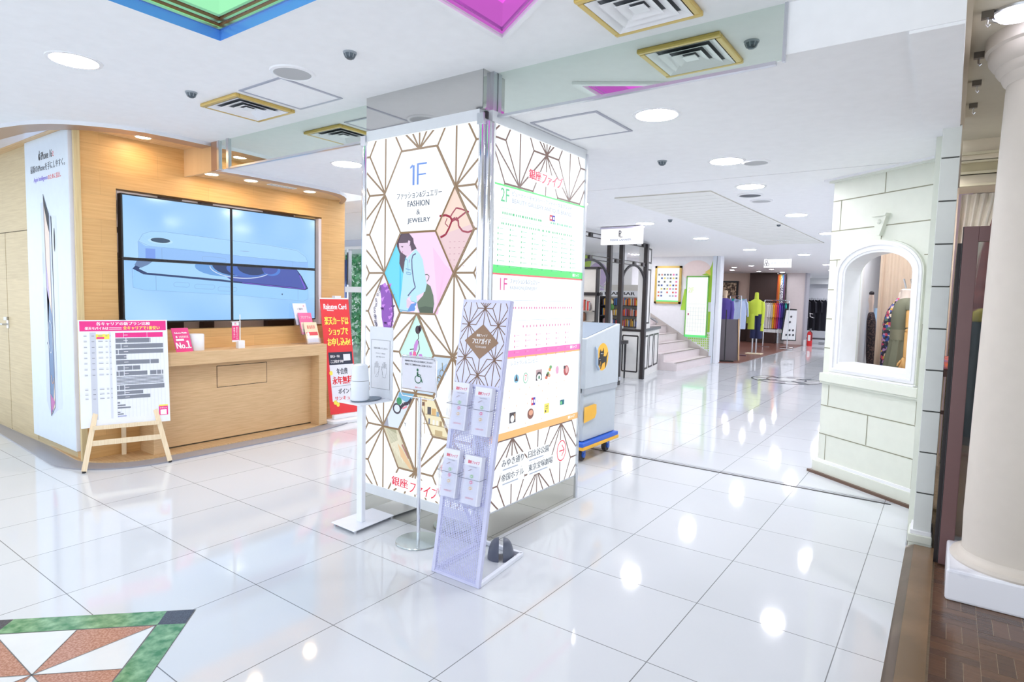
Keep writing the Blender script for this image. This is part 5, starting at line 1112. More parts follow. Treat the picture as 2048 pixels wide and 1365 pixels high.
M().loft([(fx+.055,6.14,1.42,.036,.045),(fx+.055,6.145,1.46,.038,.05),(fx+.05,6.17,1.505,.03,.045)],OLIVE,20).build('sleeve', t, smooth=True)
ar = M().tube([(fx+.058,6.13,1.44),(fx+.062,6.11,1.38),(fx+.06,6.10,1.27)],[.022,.026,.022],WOODF,14).ball((fx+.06,6.098,1.245),.022,WOODF,10).tube([(fx+.06,6.096,1.23),(fx+.057,6.085,1.12),(fx+.052,6.07,1.02)],[.024,.021,.014],WOODF,14)
ar.build('arm', t, smooth=True)
h = M().loft([(fx+.05,6.065,1.02,.016,.014),(fx+.045,6.06,.99,.024,.016),(fx+.04,6.055,.955,.027,.014),(fx+.038,6.052,.94,.024,.012)],WOODF,16)
for k_, (dx, ln) in enumerate(((-.02,.055),(-.007,.065),(.006,.06),(.018,.048))): h.tube([(fx+.038+dx,6.052,.945),(fx+.035+dx,6.042,.945-ln*.5),(fx+.033+dx,6.05,.945-ln)],[.0062,.0058,.0045],WOODF,8)
h.tube([(fx+.025,6.055,.99),(fx+.008,6.042,.965),(fx+.003,6.04,.945)],[.008,.0075,.005],WOODF,8); h.build('hand', t, smooth=True)
pk_ = M()
for x_ in (fx-.0,fx+.05): pk_.tube([(x_+.02,6.2,1.605),(x_+.0,6.2,1.685)],.0075,CHROME,10)
pk_.build('neck_prongs', t)
def floral():
    m = bpy.data.materials.new('floral'); m.use_nodes = True; nt = m.node_tree; b = nt.nodes['Principled BSDF']; L = nt.links.new
    tc = N(nt,'ShaderNodeTexCoord'); vo = N(nt,'ShaderNodeTexVoronoi'); vo.inputs['Scale'].default_value = 42; L(tc.outputs['Object'], vo.inputs['Vector'])
    sp_ = N(nt,'ShaderNodeSeparateColor'); L(vo.outputs['Color'], sp_.inputs[0]); rp = N(nt,'ShaderNodeValToRGB'); rp.color_ramp.interpolation = 'CONSTANT'
    cols = ((0,(50,48,66)),(.3,(214,78,110)),(.42,(70,100,180)),(.54,(236,214,190)),(.66,(60,54,72)),(.8,(232,186,90)),(.88,(196,150,200)),(.95,(90,130,110)))
    e = rp.color_ramp.elements; e[0].position = 0; e[0].color = lin(cols[0][1]); e[1].position = .3; e[1].color = lin(cols[1][1])
    for p_, c_ in cols[2:]: q_ = e.new(p_); q_.color = lin(c_)
    L(sp_.outputs[0], rp.inputs[0]); L(rp.outputs[0], b.inputs['Base Color']); b.inputs['Roughness'].default_value = .8; return m
FLO = floral()
t = thing('floral_mannequin','mannequin in a long floral gown just behind the olive dress, in the arched window','mannequin',(-.43,6.42,0))
M().loft([(-.45,6.40,.006,.08,.11),(-.435,6.40,.9,.05,.09),(-.43,6.40,1.15,.055,.09),(-.425,6.40,1.30,.06,.09),(-.395,6.40,1.42,.06,.09),(-.35,6.40,1.52,.04,.06)],FLO,30,fold=.05,fn=7).build('gown', t, smooth=True)
M().loft([(-.345,6.40,1.51,.04,.05),(-.34,6.40,1.57,.035,.04),(-.34,6.40,1.585,.02,.02)],NECK,20).build('neck', t, smooth=True)
t = thing('lace_mannequin','mannequin in a black lace dress glimpsed left of the beige panel in the arched window','mannequin',(-.635,7.3,0))
M().loft([(-.63,7.3,.80,.04,.08),(-.635,7.3,.95,.05,.09),(-.65,7.3,1.15,.042,.08),(-.655,7.3,1.28,.042,.08),(-.66,7.3,1.36,.03,.06),(-.66,7.3,1.38,.02,.03)],speckle('black_lace',(34,30,40),(120,96,92),70,.8,3,.45,.75),28).build('dress', t, smooth=True)
M().loft([(-.665,7.3,1.37,.02,.03),(-.665,7.3,1.44,.02,.03),(-.667,7.3,1.50,.028,.035),(-.668,7.3,1.56,.02,.03)],NECK,18).ball((-.668,7.3,1.575),.024,mat('hat_dark',(40,34,42),.6)).build('head', t, smooth=True)
M().tube([(-.635,7.3,0),(-.635,7.3,.82)],.010,GOLD,12).build('pole', t)
t = tag(rebase(M().loft([(-.66,7.9,.006,.03,.03),(-.66,7.9,.89,.03,.03),(-.66,7.9,.9,.045,.06),(-.66,7.9,1.2,.05,.07),(-.655,7.9,1.42,.03,.04)],mat('pale_blue_cloth',(176,208,240),.8),18).build('hanging_shirt',smooth=True),(-.66,7.9,.9)),'pale blue shirt behind the black lace dress in the arched window','shirt')

# ================================================================== CLASSIC SHOP (far right)
SC_H = 2.76
struct(M().box((-.022,-2,SC_H),(5,9.4,SC_H+.1),mat('shop_ceiling',(206,200,184),.7)).build('ceiling_shop'))
cn = M()
for y_, z_, m_ in ((6.0,2.60,BEIGE),(6.03,2.50,mat('cornice_olive',(168,156,128),.6)),(6.07,2.42,BEIGE)): cn.box((-.0,y_,z_),(2.5,6.5,SC_H),m_) if z_ > 2.55 else cn.box((-.0,y_,z_-.0),(2.5,6.5,z_+.11),m_)
for y_, z_ in ((5.97,2.64),(6.0,2.585),(6.02,2.50),(6.04,2.41)): cn.box((0,y_,z_),(2.5,6.1,z_+.02),mat('cornice_line',(190,180,156),.5))
struct(cn.build('trim_20'))
struct(M().box((.10,8.2,0),(3,8.3,2.6),speckle('brick_red',(120,70,66),(158,100,96),30,.8)).build('wall_shop_brick'))
bk = Art((.10,8.199,0),X,Z,.001)
for j in range(36):
    for i in range(12): u_ = i*.22+(.11 if j%2 else 0); bk.rect(u_+.005,.04+j*.07,u_+.21,.10+j*.07,mat('brick_%d'%((i+j)%3),((134,78,74),(150,90,84),(118,66,64))[(i+j)%3],.8),1)
struct(bk.build('wall_bricks'))
struct(M().box((-.6,9.3,0),(5,9.4,3.0),mat('lilac_wall',(196,176,188),.6)).build('wall_shop_end'))
struct(M().box((-.10,7.2,0),(.06,7.3,2.5),mat('lilac_wall',(196,176,188),.6)).box((-.12,7.3,0),(.11,7.34,2.6),mat('lilac_wall')).build('wall_shop_back'))
ct = M(); 
for i in range(22):
    x0 = .02+.012*i; x1 = x0+.012; y_ = 6.75+.02*math.sin(i*1.3); y2_ = 6.75+.02*math.sin((i+1)*1.3)
    for za, zb, ka, kb in ((.02,1.2,.45,.40),(1.2,1.9,.40,.62),(1.9,2.2,.62,.85),(2.2,2.45,.85,1.0)):
        ct.poly([(.0+x0*ka,y_,za),(.0+x1*ka,y2_,za),(.0+x1*kb,y2_,zb),(.0+x0*kb,y_,zb)],mat('sheer_cream',(226,218,206),.6))
tag(rebase(ct.build('drape',smooth=True),(.15,6.75,.02)),'cream gathered drape above the brown glass door at the far right','drape')
t = thing('ottoman','orange patterned bench seat seen between the block pilaster and the brown door','bench',(.0,6.4,.02))
M().box((-.10,6.2,.93),(.12,6.6,1.02),speckle('orange_pattern',(232,110,60),(150,100,130),30,.7)).build('cushion', t, bevel=.02)
M().box((-.10,6.2,.87),(.12,6.6,.93),DARK).build('frame', t); 
for x_ in (-.08,.10): M().box((x_-.015,6.22,.02),(x_+.015,6.25,.87),DARK).build('leg', t)
M().box((-.09,6.22,.55),(.11,6.25,.58),DARK).build('stretcher', t)
# brown glazed door
BRD = mat('door_brown',(108,78,78),.4); t = struct(M().box((.034,4.06,.03),(.10,4.10,1.885),BRD).box((.10,4.06,1.805),(.60,4.10,1.885),BRD).box((.10,4.06,.03),(.60,4.10,.14),BRD).box((.60,4.06,.03),(.68,4.10,1.885),BRD).box((.03,4.06,.03),(.034,4.10,1.885),BLACK).build('door_2', bevel=.003))
M().box((.10,4.078,.14),(.60,4.082,1.805),mat('door_glass',(150,160,166),.03,trans=.9,ior=1.3,alpha=.55)).build('door_pane', t)
struct(M().box((.012,4.10,.02),(.03,4.9,1.80),mat('jamb_dark',(34,26,28),.5)).build('trim_21'))
t = thing('shop_mannequin','dark clothed figure with a yellow scarf seen through the brown door glass','mannequin',(.22,5.3,.02))
M().loft([(.22,5.3,.5,.14,.12),(.22,5.3,.9,.12,.10),(.22,5.3,1.2,.13,.11),(.22,5.3,1.38,.12,.08),(.22,5.3,1.44,.05,.05)],mat('slate_cloth',(58,72,84),.7),24).build('coat', t, smooth=True)
M().loft([(.22,5.3,1.36,.13,.09),(.22,5.3,1.42,.10,.07),(.22,5.3,1.45,.05,.05)],mat('yellow_scarf',(206,184,66),.8),24).build('scarf', t, smooth=True)
M().tube([(.22,5.3,.02),(.22,5.3,.52)],.015,STEEL,12).build('pole', t)
# column
t = thing('shop_column','cream round column on a white marble plinth at the right edge','column',(.345,3.87,.02))
STONE = mat('column_stone',(214,206,196),.55); 
def marble():
    m = speckle('white_marble',(236,238,246),(172,176,196),4,.2,10,.54,.74); return m
M().box((.067,3.60,.02),(.623,4.155,.176),marble()).build('plinth', t, bevel=.012)
M().lathe([(.262,.17),(.268,.185),(.262,.20),(.235,.21),(.225,.222),(.222,.23)],(.345,3.87),STONE,64).build('base_ring', t, smooth=True)
M().lathe([(.219,.228),(.2225,.4),(.218,.9),(.205,1.8),(.193,2.5),(.19,2.54)],(.345,3.87),STONE,72).build('shaft', t, smooth=True)
M().lathe([(.19,2.53),(.205,2.545),(.212,2.56),(.215,2.575),(.228,2.585),(.238,2.60),(.24,2.615),(.252,2.625),(.268,2.65),(.272,2.67),(.272,2.69),(.285,2.70),(.285,SC_H)],(.345,3.87),STONE,64).build('capital', t, smooth=True)
# hooks on the shop ceiling
hk = None
for i, (x_, y_) in enumerate(((.05,3.30),(.037,3.80),(.041,4.26),(.037,4.72))):
    y_ *= (SC_H-EYE)/(2.7-EYE); x_ *= (SC_H-EYE)/(2.7-EYE)
    if not hk:
        hk = thing('ceiling_hook','','hook',(x_,y_,SC_H),'steel hooks in a row on the shop ceiling'); z_ = SC_H
        M().box((x_-.022,y_-.014,z_-.03),(x_+.022,y_+.014,z_),mat('hook_steel',(120,116,112),.3,.8)).build('bracket', hk); M().tube([(x_,y_,z_-.03),(x_,y_,z_-.055),(x_+.006,y_,z_-.066),(x_+.01,y_,z_-.058)],.005,CHROME,8).build('hook', hk); o = hk
    else: o = dup(hk, (x_,y_,SC_H))
    o['label'] = 'small steel hook on the beige shop ceiling, '+('nearest the spotlight','second from the spotlight','third from the spotlight','farthest from the spotlight')[i]
t = thing('ceiling_spotlight','round tilted ceiling spotlight at the top right corner above the column','spotlight',(.155,3.52,SC_H))
M().lathe([(.10,SC_H),(.098,SC_H-.01),(.085,SC_H-.012),(.083,SC_H)],(.155,3.52),STEEL,32).build('ring', t, smooth=True)
M().loft([(.155,3.52,SC_H-.004,.078,.078),(.16,3.515,SC_H-.03,.07,.07),(.162,3.512,SC_H-.034,.06,.06)],mat('spot_glow',(255,255,255),.4,em=(240,238,255),es=6),28).build('lamp', t, smooth=True)

# ================================================================== WATCH SHOP behind (left of the corridor)
def wbook(mb, x0, x1, y, z, cols, rr, h=.1):
    x = x0
    while x < x1: w__ = rr.uniform(.012,.03); mb.box((x,y,z),(x+w__*.85,y+.05,z+h*rr.uniform(.7,1)),mat('strap_%d'%(rr.randrange(len(cols))), cols[rr.randrange(len(cols))],.6) if False else cols[rr.randrange(len(cols))]); x += w__
STR_ = [mat('strap_a',(206,70,64),.6),mat('strap_b',(236,190,70),.6),mat('strap_c',(70,120,190),.6),mat('strap_d',(196,196,200),.5),mat('strap_e',(140,96,70),.6),mat('strap_f',(236,120,60),.6),mat('strap_g',(60,62,72),.6)]
# black gate frame (two paired posts, end post, rails and arches)
t = thing('shop_gate','black metal arched gate frame of the watch shop','gate frame',(-4.47,9.6,0))
GXx = -4.48
for y_ in (8.86,9.30,10.30):
    M().box((GXx-.035,y_-.035,0),(GXx+.035,y_+.035,2.44),BLACKM).build('post', t)
ra = M()
for z_ in (2.10,2.44): ra.box((GXx-.012,7.0,z_-.006),(GXx+.012,10.3,z_+.006),BLACKM); ra.box((GXx-.012,7.0,z_-.126+.06),(GXx+.012,10.3,z_-.054),BLACKM)
for y_ in (7.6,8.2,8.86,9.1,9.3,9.8,10.15,10.3):
    for z_ in (2.07,2.41): ra.box((GXx-.02,y_-.04,z_-.03),(GXx+.02,y_+.04,z_+.03),BLACKM)
ra.build('top_rails', t)
ar = M()
for y0_, y1_ in ((7.65,8.86),(9.3,10.3)):
    c_ = (y0_+y1_)/2; r_ = (y1_-y0_)/2
    ar.tube([(GXx,c_+r_*math.cos(q),1.62+.42*math.sin(q)) for q in [math.pi*i/20 for i in range(21)]],.022,BLACKM,8)
    ar.tube([(GXx,y0_,1.62),(GXx,y0_,1.0)],.02,BLACKM,8)
ar.build('arches', t)
lo = M().box((GXx-.03,8.88,.10),(GXx+.03,9.28,.16),BLACKM).box((GXx-.02,8.88,.98),(GXx+.02,9.28,1.02),BLACKM).box((GXx-.05,8.84,.96),(GXx+.05,8.92,1.04),STEEL).box((GXx-.05,9.26,.08),(GXx+.05,9.34,.14),STEEL)
lo.build('lock_rail', t)
# panelled counter and side wall
PANW = mat('panel_ivory',(238,238,236),.5); PB_ = Vector((-4.52,10.36,0)); PE_ = Vector((-4.83,11.9,0)); pu_ = (PE_-PB_).normalized(); plen = (PE_-PB_).length
t = thing('panelled_screen','white screen wall with black outlined panels at the end of the watch shop','screen wall',(-4.67,11.1,0))
pn = pu_.cross(Z)
def pw(u, z, d=0): return PB_+pu_*u+Z*z+pn*d
def pbox(mb, u0, u1, z0, z1, d0, d1, m): mb.hexa([pw(u0,z0,d0),pw(u1,z0,d0),pw(u1,z0,d1),pw(u0,z0,d1),pw(u0,z1,d0),pw(u1,z1,d0),pw(u1,z1,d1),pw(u0,z1,d1)],m)
b = M(); pbox(b,0,plen,0,.86,-.12,0,PANW); pbox(b,0,.62,.9,2.44,-.12,0,PANW); b.build('panel', t)
b = M(); pbox(b,-.02,plen+.02,.86,.905,-.14,.03,mat('ledge_grey',(84,86,94),.4)); b.build('ledge', t)
b = M()
for u0_, u1_, z0_, z1_ in ((.08,.50,.14,.78),(.60,.98,.14,.78),(1.08,1.48,.14,.78),(.12,.5,1.0,2.02),(.12,.5,2.12,2.40)):
    w__ = .03
    for q in ((u0_,u1_,z0_,z0_+w__),(u0_,u1_,z1_-w__,z1_),(u0_,u0_+w__,z0_,z1_),(u1_-w__,u1_,z0_,z1_)): pbox(b,*q,-.01,.008,BLACKM)
b.build('black_moulding', t)
struct(M().box((-5.3,10.3,0),(-4.55,10.36,.86),PANW).box((-5.35,10.28,.86),(-4.52,10.38,.9),BLACKM).build('wall_shop_low'))
bl = Art((-5.3,10.298,0),X,Z,.003)
for u0_, u1_ in ((.05,.35),(.42,.72)): bl.path([(u0_,.12),(u1_,.12),(u1_,.78),(u0_,.78)],.025,BLACKM,1,close=True)
struct(bl.build('trim_22'))
# back wall, shelves of watch straps
struct(M().box((-12,12.6,0),(-6.0,12.7,2.5),mat('shop_white',(240,242,246),.5)).build('wall_shop_far'))
mu = Art((-9.0,12.595,0),X,Z,.004); 
LIM = mat('mural_lime',(196,228,110),.6); MUP = mat('mural_lilac',(206,190,224),.6); MUW = mat('mural_white',(250,250,250),.5)
mu.poly([(.9,1.3),(1.9,1.3),(2.2,2.45),(.6,2.45)],LIM,1); mu.poly([(1.7,1.3),(3.2,1.3),(3.2,2.3),(2.2,2.3)],MUW,2); mu.ell(2.35,2.0,.25,.28,MUP,3); mu.ell(2.6,1.6,.2,.2,MUP,3); mu.rect(.72,1.3,.78,2.4,GOLD,2); mu.rect(0,1.3,.7,2.4,mat('mural_blue',(160,200,240),.6),1)
struct(mu.build('wall_mural'))
t = thing('strap_shelf','white shelf unit with rows of coloured watch straps and a STRAP BAR sign','shelf',(-5.75,11.8,.0))
b = M().box((-6.15,11.95,.5),(-5.15,12.0,1.75),mat('shelf_back',(226,222,214),.6)); b.build('back', t)
b = M()
for z_ in (.86,1.08,1.30): b.box((-6.12,11.72,z_),(-5.2,11.96,z_+.015),BLACKM)
for x_ in (-6.12,-5.21): b.box((x_,11.70,.86),(x_+.015,11.96,1.5),BLACKM)
b.build('shelves', t)
b = M().box((-6.25,11.68,1.50),(-5.1,11.70,1.62),PUREW); b.build('sign', t)
a = Art((-6.25,11.68,1.50),X,Z,.003); a.text('STRAP BAR',.15,.03,.95,.095,BLACKM,1,bold=.004); a.build('lettering', t)
rr = random.Random(11)
for j, z_ in enumerate((.876,1.096,1.316)):
    for half in range(2):
        b = M(); x0 = -6.08+half*.43; wbook(b,x0,x0+.40,11.76,z_,STR_,rr,.16)
        tag(rebase(b.build('watch_straps'),(x0,11.76,z_)),'%s row of coloured watch straps on the STRAP BAR shelf, %s half'%(('bottom','middle','top')[j],('left','right')[half]),'watch straps','rows of watch straps')
t = thing('display_rack','black edged wall rack of red and grey straps left of the gate posts','rack',(-6.3,9.9,0))
b = M().box((-6.9,10.2,.95),(-5.35,10.22,2.02),mat('shelf_back')).box((-6.95,10.16,1.5),(-5.3,10.24,1.56),BLACKM).box((-6.95,10.16,2.0),(-5.3,10.24,2.04),BLACKM); b.build('back', t)
b = M()
for x_ in (-6.9,-5.38): b.box((x_,10.1,0),(x_+.03,10.2,2.02),BLACKM)
b.box((-6.9,10.05,1.20),(-5.4,10.2,1.215),STEEL); b.box((-6.9,10.05,1.0),(-5.4,10.2,1.015),STEEL); b.build('frame', t)
b = M(); wbook(b,-6.5,-5.5,10.1,1.22,STR_[:1]+STR_[3:5]+STR_[:1],rr,.2); wbook(b,-6.3,-5.6,10.1,1.02,STR_[:1]+STR_[3:5],rr,.16)
tag(rebase(b.build('watch_straps'),(-6,10.1,1.02)),'red and grey watch straps on the rack left of the black gate','watch straps')
t = thing('picture_frame','small blue picture in a brown frame above the strap rack','picture',(-5.95,10.15,1.66)); M().box((-6.05,10.13,1.66),(-5.85,10.16,1.9),mat('frame_brown',(150,130,110),.5)).build('frame', t); M().box((-6.02,10.125,1.69),(-5.88,10.131,1.87),mat('pic_teal2',(110,160,180),.4)).build('picture', t)
t = thing('bar_table','black square high table with slim legs inside the watch shop','table',(-4.9,10.0,0))
M().box((-5.25,9.75,.64),(-4.72,10.2,.70),BLACKM).build('tabletop', t)
for x_, y_ in ((-5.22,9.78),(-4.76,9.78),(-4.76,10.16),(-5.22,10.16)): M().tube([(x_,y_,.64),(x_,y_,.0)],[.022,.014],BLACKM,8).build('leg', t)
tag(rebase(M().box((-5.15,9.8,.70),(-4.85,10.05,.715),PUREW).build('paper_stack'),(-5,9.9,.7)),'white papers lying on the black high table','papers')
t = thing('hanging_sign','hanging white shop sign with a PL monogram and PIERRE LANNIER','shop sign',(-3.88,8.0,2.49))
b = M().box((-4.19,7.98,2.23),(-3.55,8.03,2.455),glow('sign_lit',(250,250,255),1.1)); b.build('panel', t)
M().box((-4.20,7.97,2.455),(-3.54,8.04,2.48),mat('sign_lilac',(196,192,214),.4)).box((-4.05,7.99,2.48),(-4.0,8.01,2.49),STEEL).box((-3.72,7.99,2.48),(-3.68,8.01,2.49),STEEL).build('mount', t)
a = Art((-4.19,7.98,2.23),X,Z,.003); sk = glow('sign_black',(70,70,90),.5)
a.text('P',.285,.11,.325,.195,sk,1,bold=.001); a.text('L',.30,.10,.345,.16,sk,1.5); a.text('PIERRE LANNIER',.15,.05,.48,.078,glow('sign_greyblue',(150,166,200),.8),1,bold=.0008); a.build('lettering', t)
tag(rebase(M().lathe([(.07,.0),(.09,.1),(.08,.16)],(-5.0,9.5),mat('pot',(230,230,226),.5),16).loft([(-5.0,9.5,.16,.08,.08),(-5.0,9.5,.9,.05,.05)],mat('umbrella_blue',(60,74,150),.6),12,fold=.2,fn=5).build('umbrella_stand',smooth=True),(-5,9.5,0)),'blue wrapped umbrella in a pale pot behind the black posts','umbrella stand')
tag(rebase(M().ball((-5.6,11.2,1.28),.07,mat('leaf_green',(96,160,80),.6),8).ball((-5.6,11.2,1.38),.05,mat('flower_cream',(240,226,170),.6),8).lathe([(.04,.9),(.05,1.0),(.03,1.22)],(-5.6,11.2),PUREW,14).build('flower_vase',smooth=True),(-5.6,11.2,.9)),'small vase with green leaves and cream flowers behind the gate','vase')
struct(M().box((-5.8,11.0,.86),(-5.4,11.4,.9),PANW).box((-5.8,11.0,0),(-5.4,11.4,.86),PANW).build('wall_shop_plinth'))

# ================================================================== STAIRS
STP = mat('stair_pale',(232,222,224),.4); STE = mat('stair_edge',(150,140,136),.5)
s_ = M()
for i in range(9):
    x1_ = -4.45-.28*i; z1_ = .165*(i+1)
    s_.box((-7.6,11.95,z1_-.165 if i else 0),(x1_-(0 if i else 0),14.17,z1_),STP); s_.box((x1_-.05,11.95,z1_),(x1_+.012,14.17,z1_+.006),STE)
struct(s_.build('stairs'))
sw = M().prism([(-4.45,14.165,0),(-4.45,14.165,.20),(-7.4,14.165,1.95),(-7.4,14.165,1.5),(-4.9,14.165,0)],(0,.03,0),mat('stringer',(196,190,186),.4))
struct(sw.build('trim_23'))
struct(M().box((-9,14.2,0),(-4.47,14.32,CR),mat('stair_wall',(246,248,252),.4)).box((-7.7,11.9,0),(-7.6,14.2,CR),mat('stair_wall')).build('wall_stair'))
gm = Art((-9,14.2,0),X,Z,.004); LM = mat('mural_green',(178,222,70),.6); YW = mat('mural_yellow',(240,220,110),.6); PKW = mat('mural_blush',(250,232,228),.6)
gm.poly([(3.75,.62+.6),(3.9,.62+.6),(3.9,1.72),(3.83,1.72)],LM,1); gm.ell(4.1,2.15,.35,.25,PKW,1)
gm.poly([(4.23,2.06),(4.35,2.10),(4.44,2.25),(4.5,2.48),(4.53,2.48),(4.53,1.42),(4.40,1.42),(4.4,2.03)],LM,2); gm.poly([(4.3,2.12),(4.42,2.2),(4.44,2.04)],YW,3); gm.rect(4.42,.72,4.53,1.2,LM,2)
for i in range(13):
    for j in range(9):
        u_, v_ = 3.98+i*.044, .22+j*.052
        if v_ > (4.55-u_)*.53+.22 and u_ < 4.52: gm.rect(u_,v_,u_+.026,v_+.034,LM,3)
struct(gm.build('wall_stair_mural'))
t = thing('notice_frame','gold framed notice board of small shop pictures on the wall above the stairs','notice board',(-5.58,14.18,1.38))
b = M()
for q in ((-5.91,-5.86,1.36,2.27),(-5.30,-5.25,1.36,2.27)): b.box((q[0],14.15,q[2]),(q[1],14.2,q[3]),GOLD)
b.box((-5.91,14.15,2.22),(-5.25,14.2,2.27),GOLD); b.box((-5.91,14.15,1.36),(-5.25,14.2,1.41),GOLD); b.build('frame', t)
M().box((-5.86,14.165,1.41),(-5.30,14.19,2.22),glow('board_lit',(244,250,255),1.0)).build('board', t)
a = Art((-5.86,14.165,1.41),X,Z,.003); a.rect(0,0,.56,.03,GREEN,1); rr = random.Random(21); pc = [glow('np%d'%i,c,.9) for i, c in enumerate(((240,120,180),(236,220,110),(90,100,120),(120,130,170),(220,150,140),(110,110,110),(230,110,90),(70,90,160),(180,190,200)))]
for j in range(7):
    for i in range(7):
        if rr.random() < .78: u_, v_ = .03+i*.073, .12+j*.085; a.rect(u_,v_,u_+.045,v_+.04,pc[rr.randrange(9)],1)
a.build('pictures', t)
t = thing('guide_panel','tall white floor guide panel with a green frame on the stair wall','sign panel',(-4.86,14.18,.6))
b = M()
for q in ((-5.12,-5.10,.59,2.03),(-4.61,-4.59,.59,2.03)): b.box((q[0],14.16,q[2]),(q[1],14.2,q[3]),mat('green_frame',(120,196,90),.5))
b.box((-5.12,14.16,2.0),(-4.59,14.2,2.03),mat('green_frame')); b.box((-5.12,14.16,.59),(-4.59,14.2,.64),GREEN); b.build('frame', t)
M().box((-5.10,14.175,.64),(-4.61,14.195,2.0),glow('guide_lit',(250,252,250),1.0)).build('panel', t)
a = Art((-5.10,14.175,.64),X,Z,.003); a.text('2F',.03,1.0,.16,1.12,glow('pale_lime',(226,240,180)),1,bold=.003); a.rect(.04,.46,.07,.51,glow('sq_rose',(190,70,130),.9),1)
for i in range(7): a.line((.04+i*.065,.06),(.04+i*.065,.66),.003,gy,1)
for j in range(8): a.line((.03,.1+j*.09),(.46,.1+j*.09),.002,gy,1)
a.build('print', t)
t = thing('handrail','short steel handrail above the panelled screen by the stairs','handrail',(-5.3,12.0,.9))
M().tube([(-4.9,11.97,.98),(-5.15,11.97,1.12),(-5.5,11.97,1.3),(-6.4,11.97,1.8)],.02,STEEL,10).tube([(-5.15,11.97,1.12),(-5.15,11.97,.4)],.014,STEEL,8).build('rail', t)
struct(M().box((-4.50,14.12,0),(-4.42,14.3,CR),mat('post_blue',(226,236,248),.4)).box((-4.42,14.16,0),(-4.335,14.42,CR),mat('post_white',(238,242,250),.4)).box((-4.425,14.15,0),(-4.415,14.165,CR),INK).build('wall_post'))

# ================================================================== CLOTHES SHOP
BRF = wood('shop_parquet',(142,96,84),(112,74,66),'x',1,.3,plank=(.3,.08),across='y')
struct(M().prism([(-4.40,14.3,.001),(-3.94,14.75,.001),(-4.02,23,.001),(-12,23,.001),(-12,14.35,.001)],(0,0,.012),BRF).build('floor_shop'))
PKWL = mat('shop_pink_wall',(222,198,184),.6)
struct(M().box((-12,23,0),(-5.86,23.1,CR),PKWL).box((-8.0,22.95,0),(-5.86,23,.95),DARK).build('wall_clothes_back'))
struct(M().box((-4.66,22.8,0),(-4.05,23.3,CR),mat('end_wall',(232,222,222),.5)).box((-4.08,22.78,0),(-4.02,23.3,CR),mat('end_edge',(180,178,188),.5)).box((-4.9,23.1,0),(-4.6,23.2,CR),mat('end_wall')).build('wall_clothes_end'))
t = thing('dark_cabinet','tall dark brown cabinet wall at the back of the clothes shop','cabinet',(-5.4,22.9,0))
b = M().box((-5.86,22.6,1.25),(-4.93,23.0,CR-.01),DARK).box((-5.86,22.6,0),(-4.93,23.0,.8),DARK).box((-5.86,22.95,.8),(-4.93,23,1.25),DARK).box((-5.0,22.6,.8),(-4.93,23,1.25),DARK); b.build('carcass', t)
M().box((-5.86,22.59,1.5),(-4.93,22.61,1.53),BLACK).build('shelf', t)
for z_, c_ in ((.84,(200,186,176)),(.93,(140,96,96)),(1.02,(206,150,140)),(1.1,(170,120,120))): tag(rebase(M().box((-5.35,22.62,z_),(-5.02,22.9,z_+.07),mat('fold_%d'%int(z_*100),c_,.8)).build('folded_clothes',bevel=.02),(-5.2,22.7,z_)),'%s folded garment on the shelf in the dark cabinet'%{.84:'pale grey',.93:'dark rose',1.02:'salmon',1.1:'dusty red'}[z_],'folded clothes','folded clothes in the cabinet')
t = thing('wall_picture','large speckled picture in a black frame on the pink shop wall','picture',(-6.7,22.95,1.1)); M().box((-7.15,22.93,1.0),(-6.35,23,2.2),BLACK).build('frame', t); M().box((-7.09,22.92,1.06),(-6.41,22.94,2.14),speckle('picture_print',(70,52,44),(206,180,150),14,.6,5,.42,.6)).build('picture', t)
struct(M().box((-8.4,21.5,0),(-6.65,21.7,1.78),DARK).build('wall_clothes_screen'))
# scarves
for i, (c_, nm) in enumerate((((196,90,50),'rust'),((240,140,60),'orange'),((236,196,80),'yellow'),((110,160,80),'green'),((90,160,220),'blue'),((120,80,110),'plum'))):
    x_ = -4.90+.042*i; h_ = (1.0,.6,.9,.8,1.3,.9)[i]
    b = M().loft([(x_,22.55,h_,.026,.02),(x_,22.55,(h_+2.4)/2,.028,.022),(x_,22.55,2.42,.018,.015)],mat('scarf_%d'%i,c_,.8),10,fold=.15,fn=3)
    tag(rebase(b.build('hanging_scarf',smooth=True),(x_,22.55,h_)),'long %s scarf hanging beside the dark cabinet'%nm,'scarf','scarves beside the dark cabinet')
t = thing('patterned_scarf','black and white patterned scarf hanging below the rainbow scarves','scarf',(-4.74,22.4,1.2)); M().loft([(-4.74,22.4,1.1,.05,.03),(-4.74,22.4,1.5,.06,.03),(-4.74,22.4,2.0,.05,.02),(-4.78,22.55,2.42,.01,.01)],speckle('bw_pattern',(60,60,80),(232,232,240),40,.8,2,.45,.55),12).build('cloth', t, smooth=True)
t = thing('scarf_rail','thin ceiling rail carrying the rainbow scarves','rail',(-4.78,22.5,2.42)); M().tube([(-4.93,22.55,2.43),(-4.62,22.55,2.43)],.012,CHROME,8).tube([(-4.92,22.55,2.43),(-4.92,22.55,CR)],.008,CHROME,8).tube([(-4.64,22.55,2.43),(-4.64,22.55,CR)],.008,CHROME,8).build('bar', t)
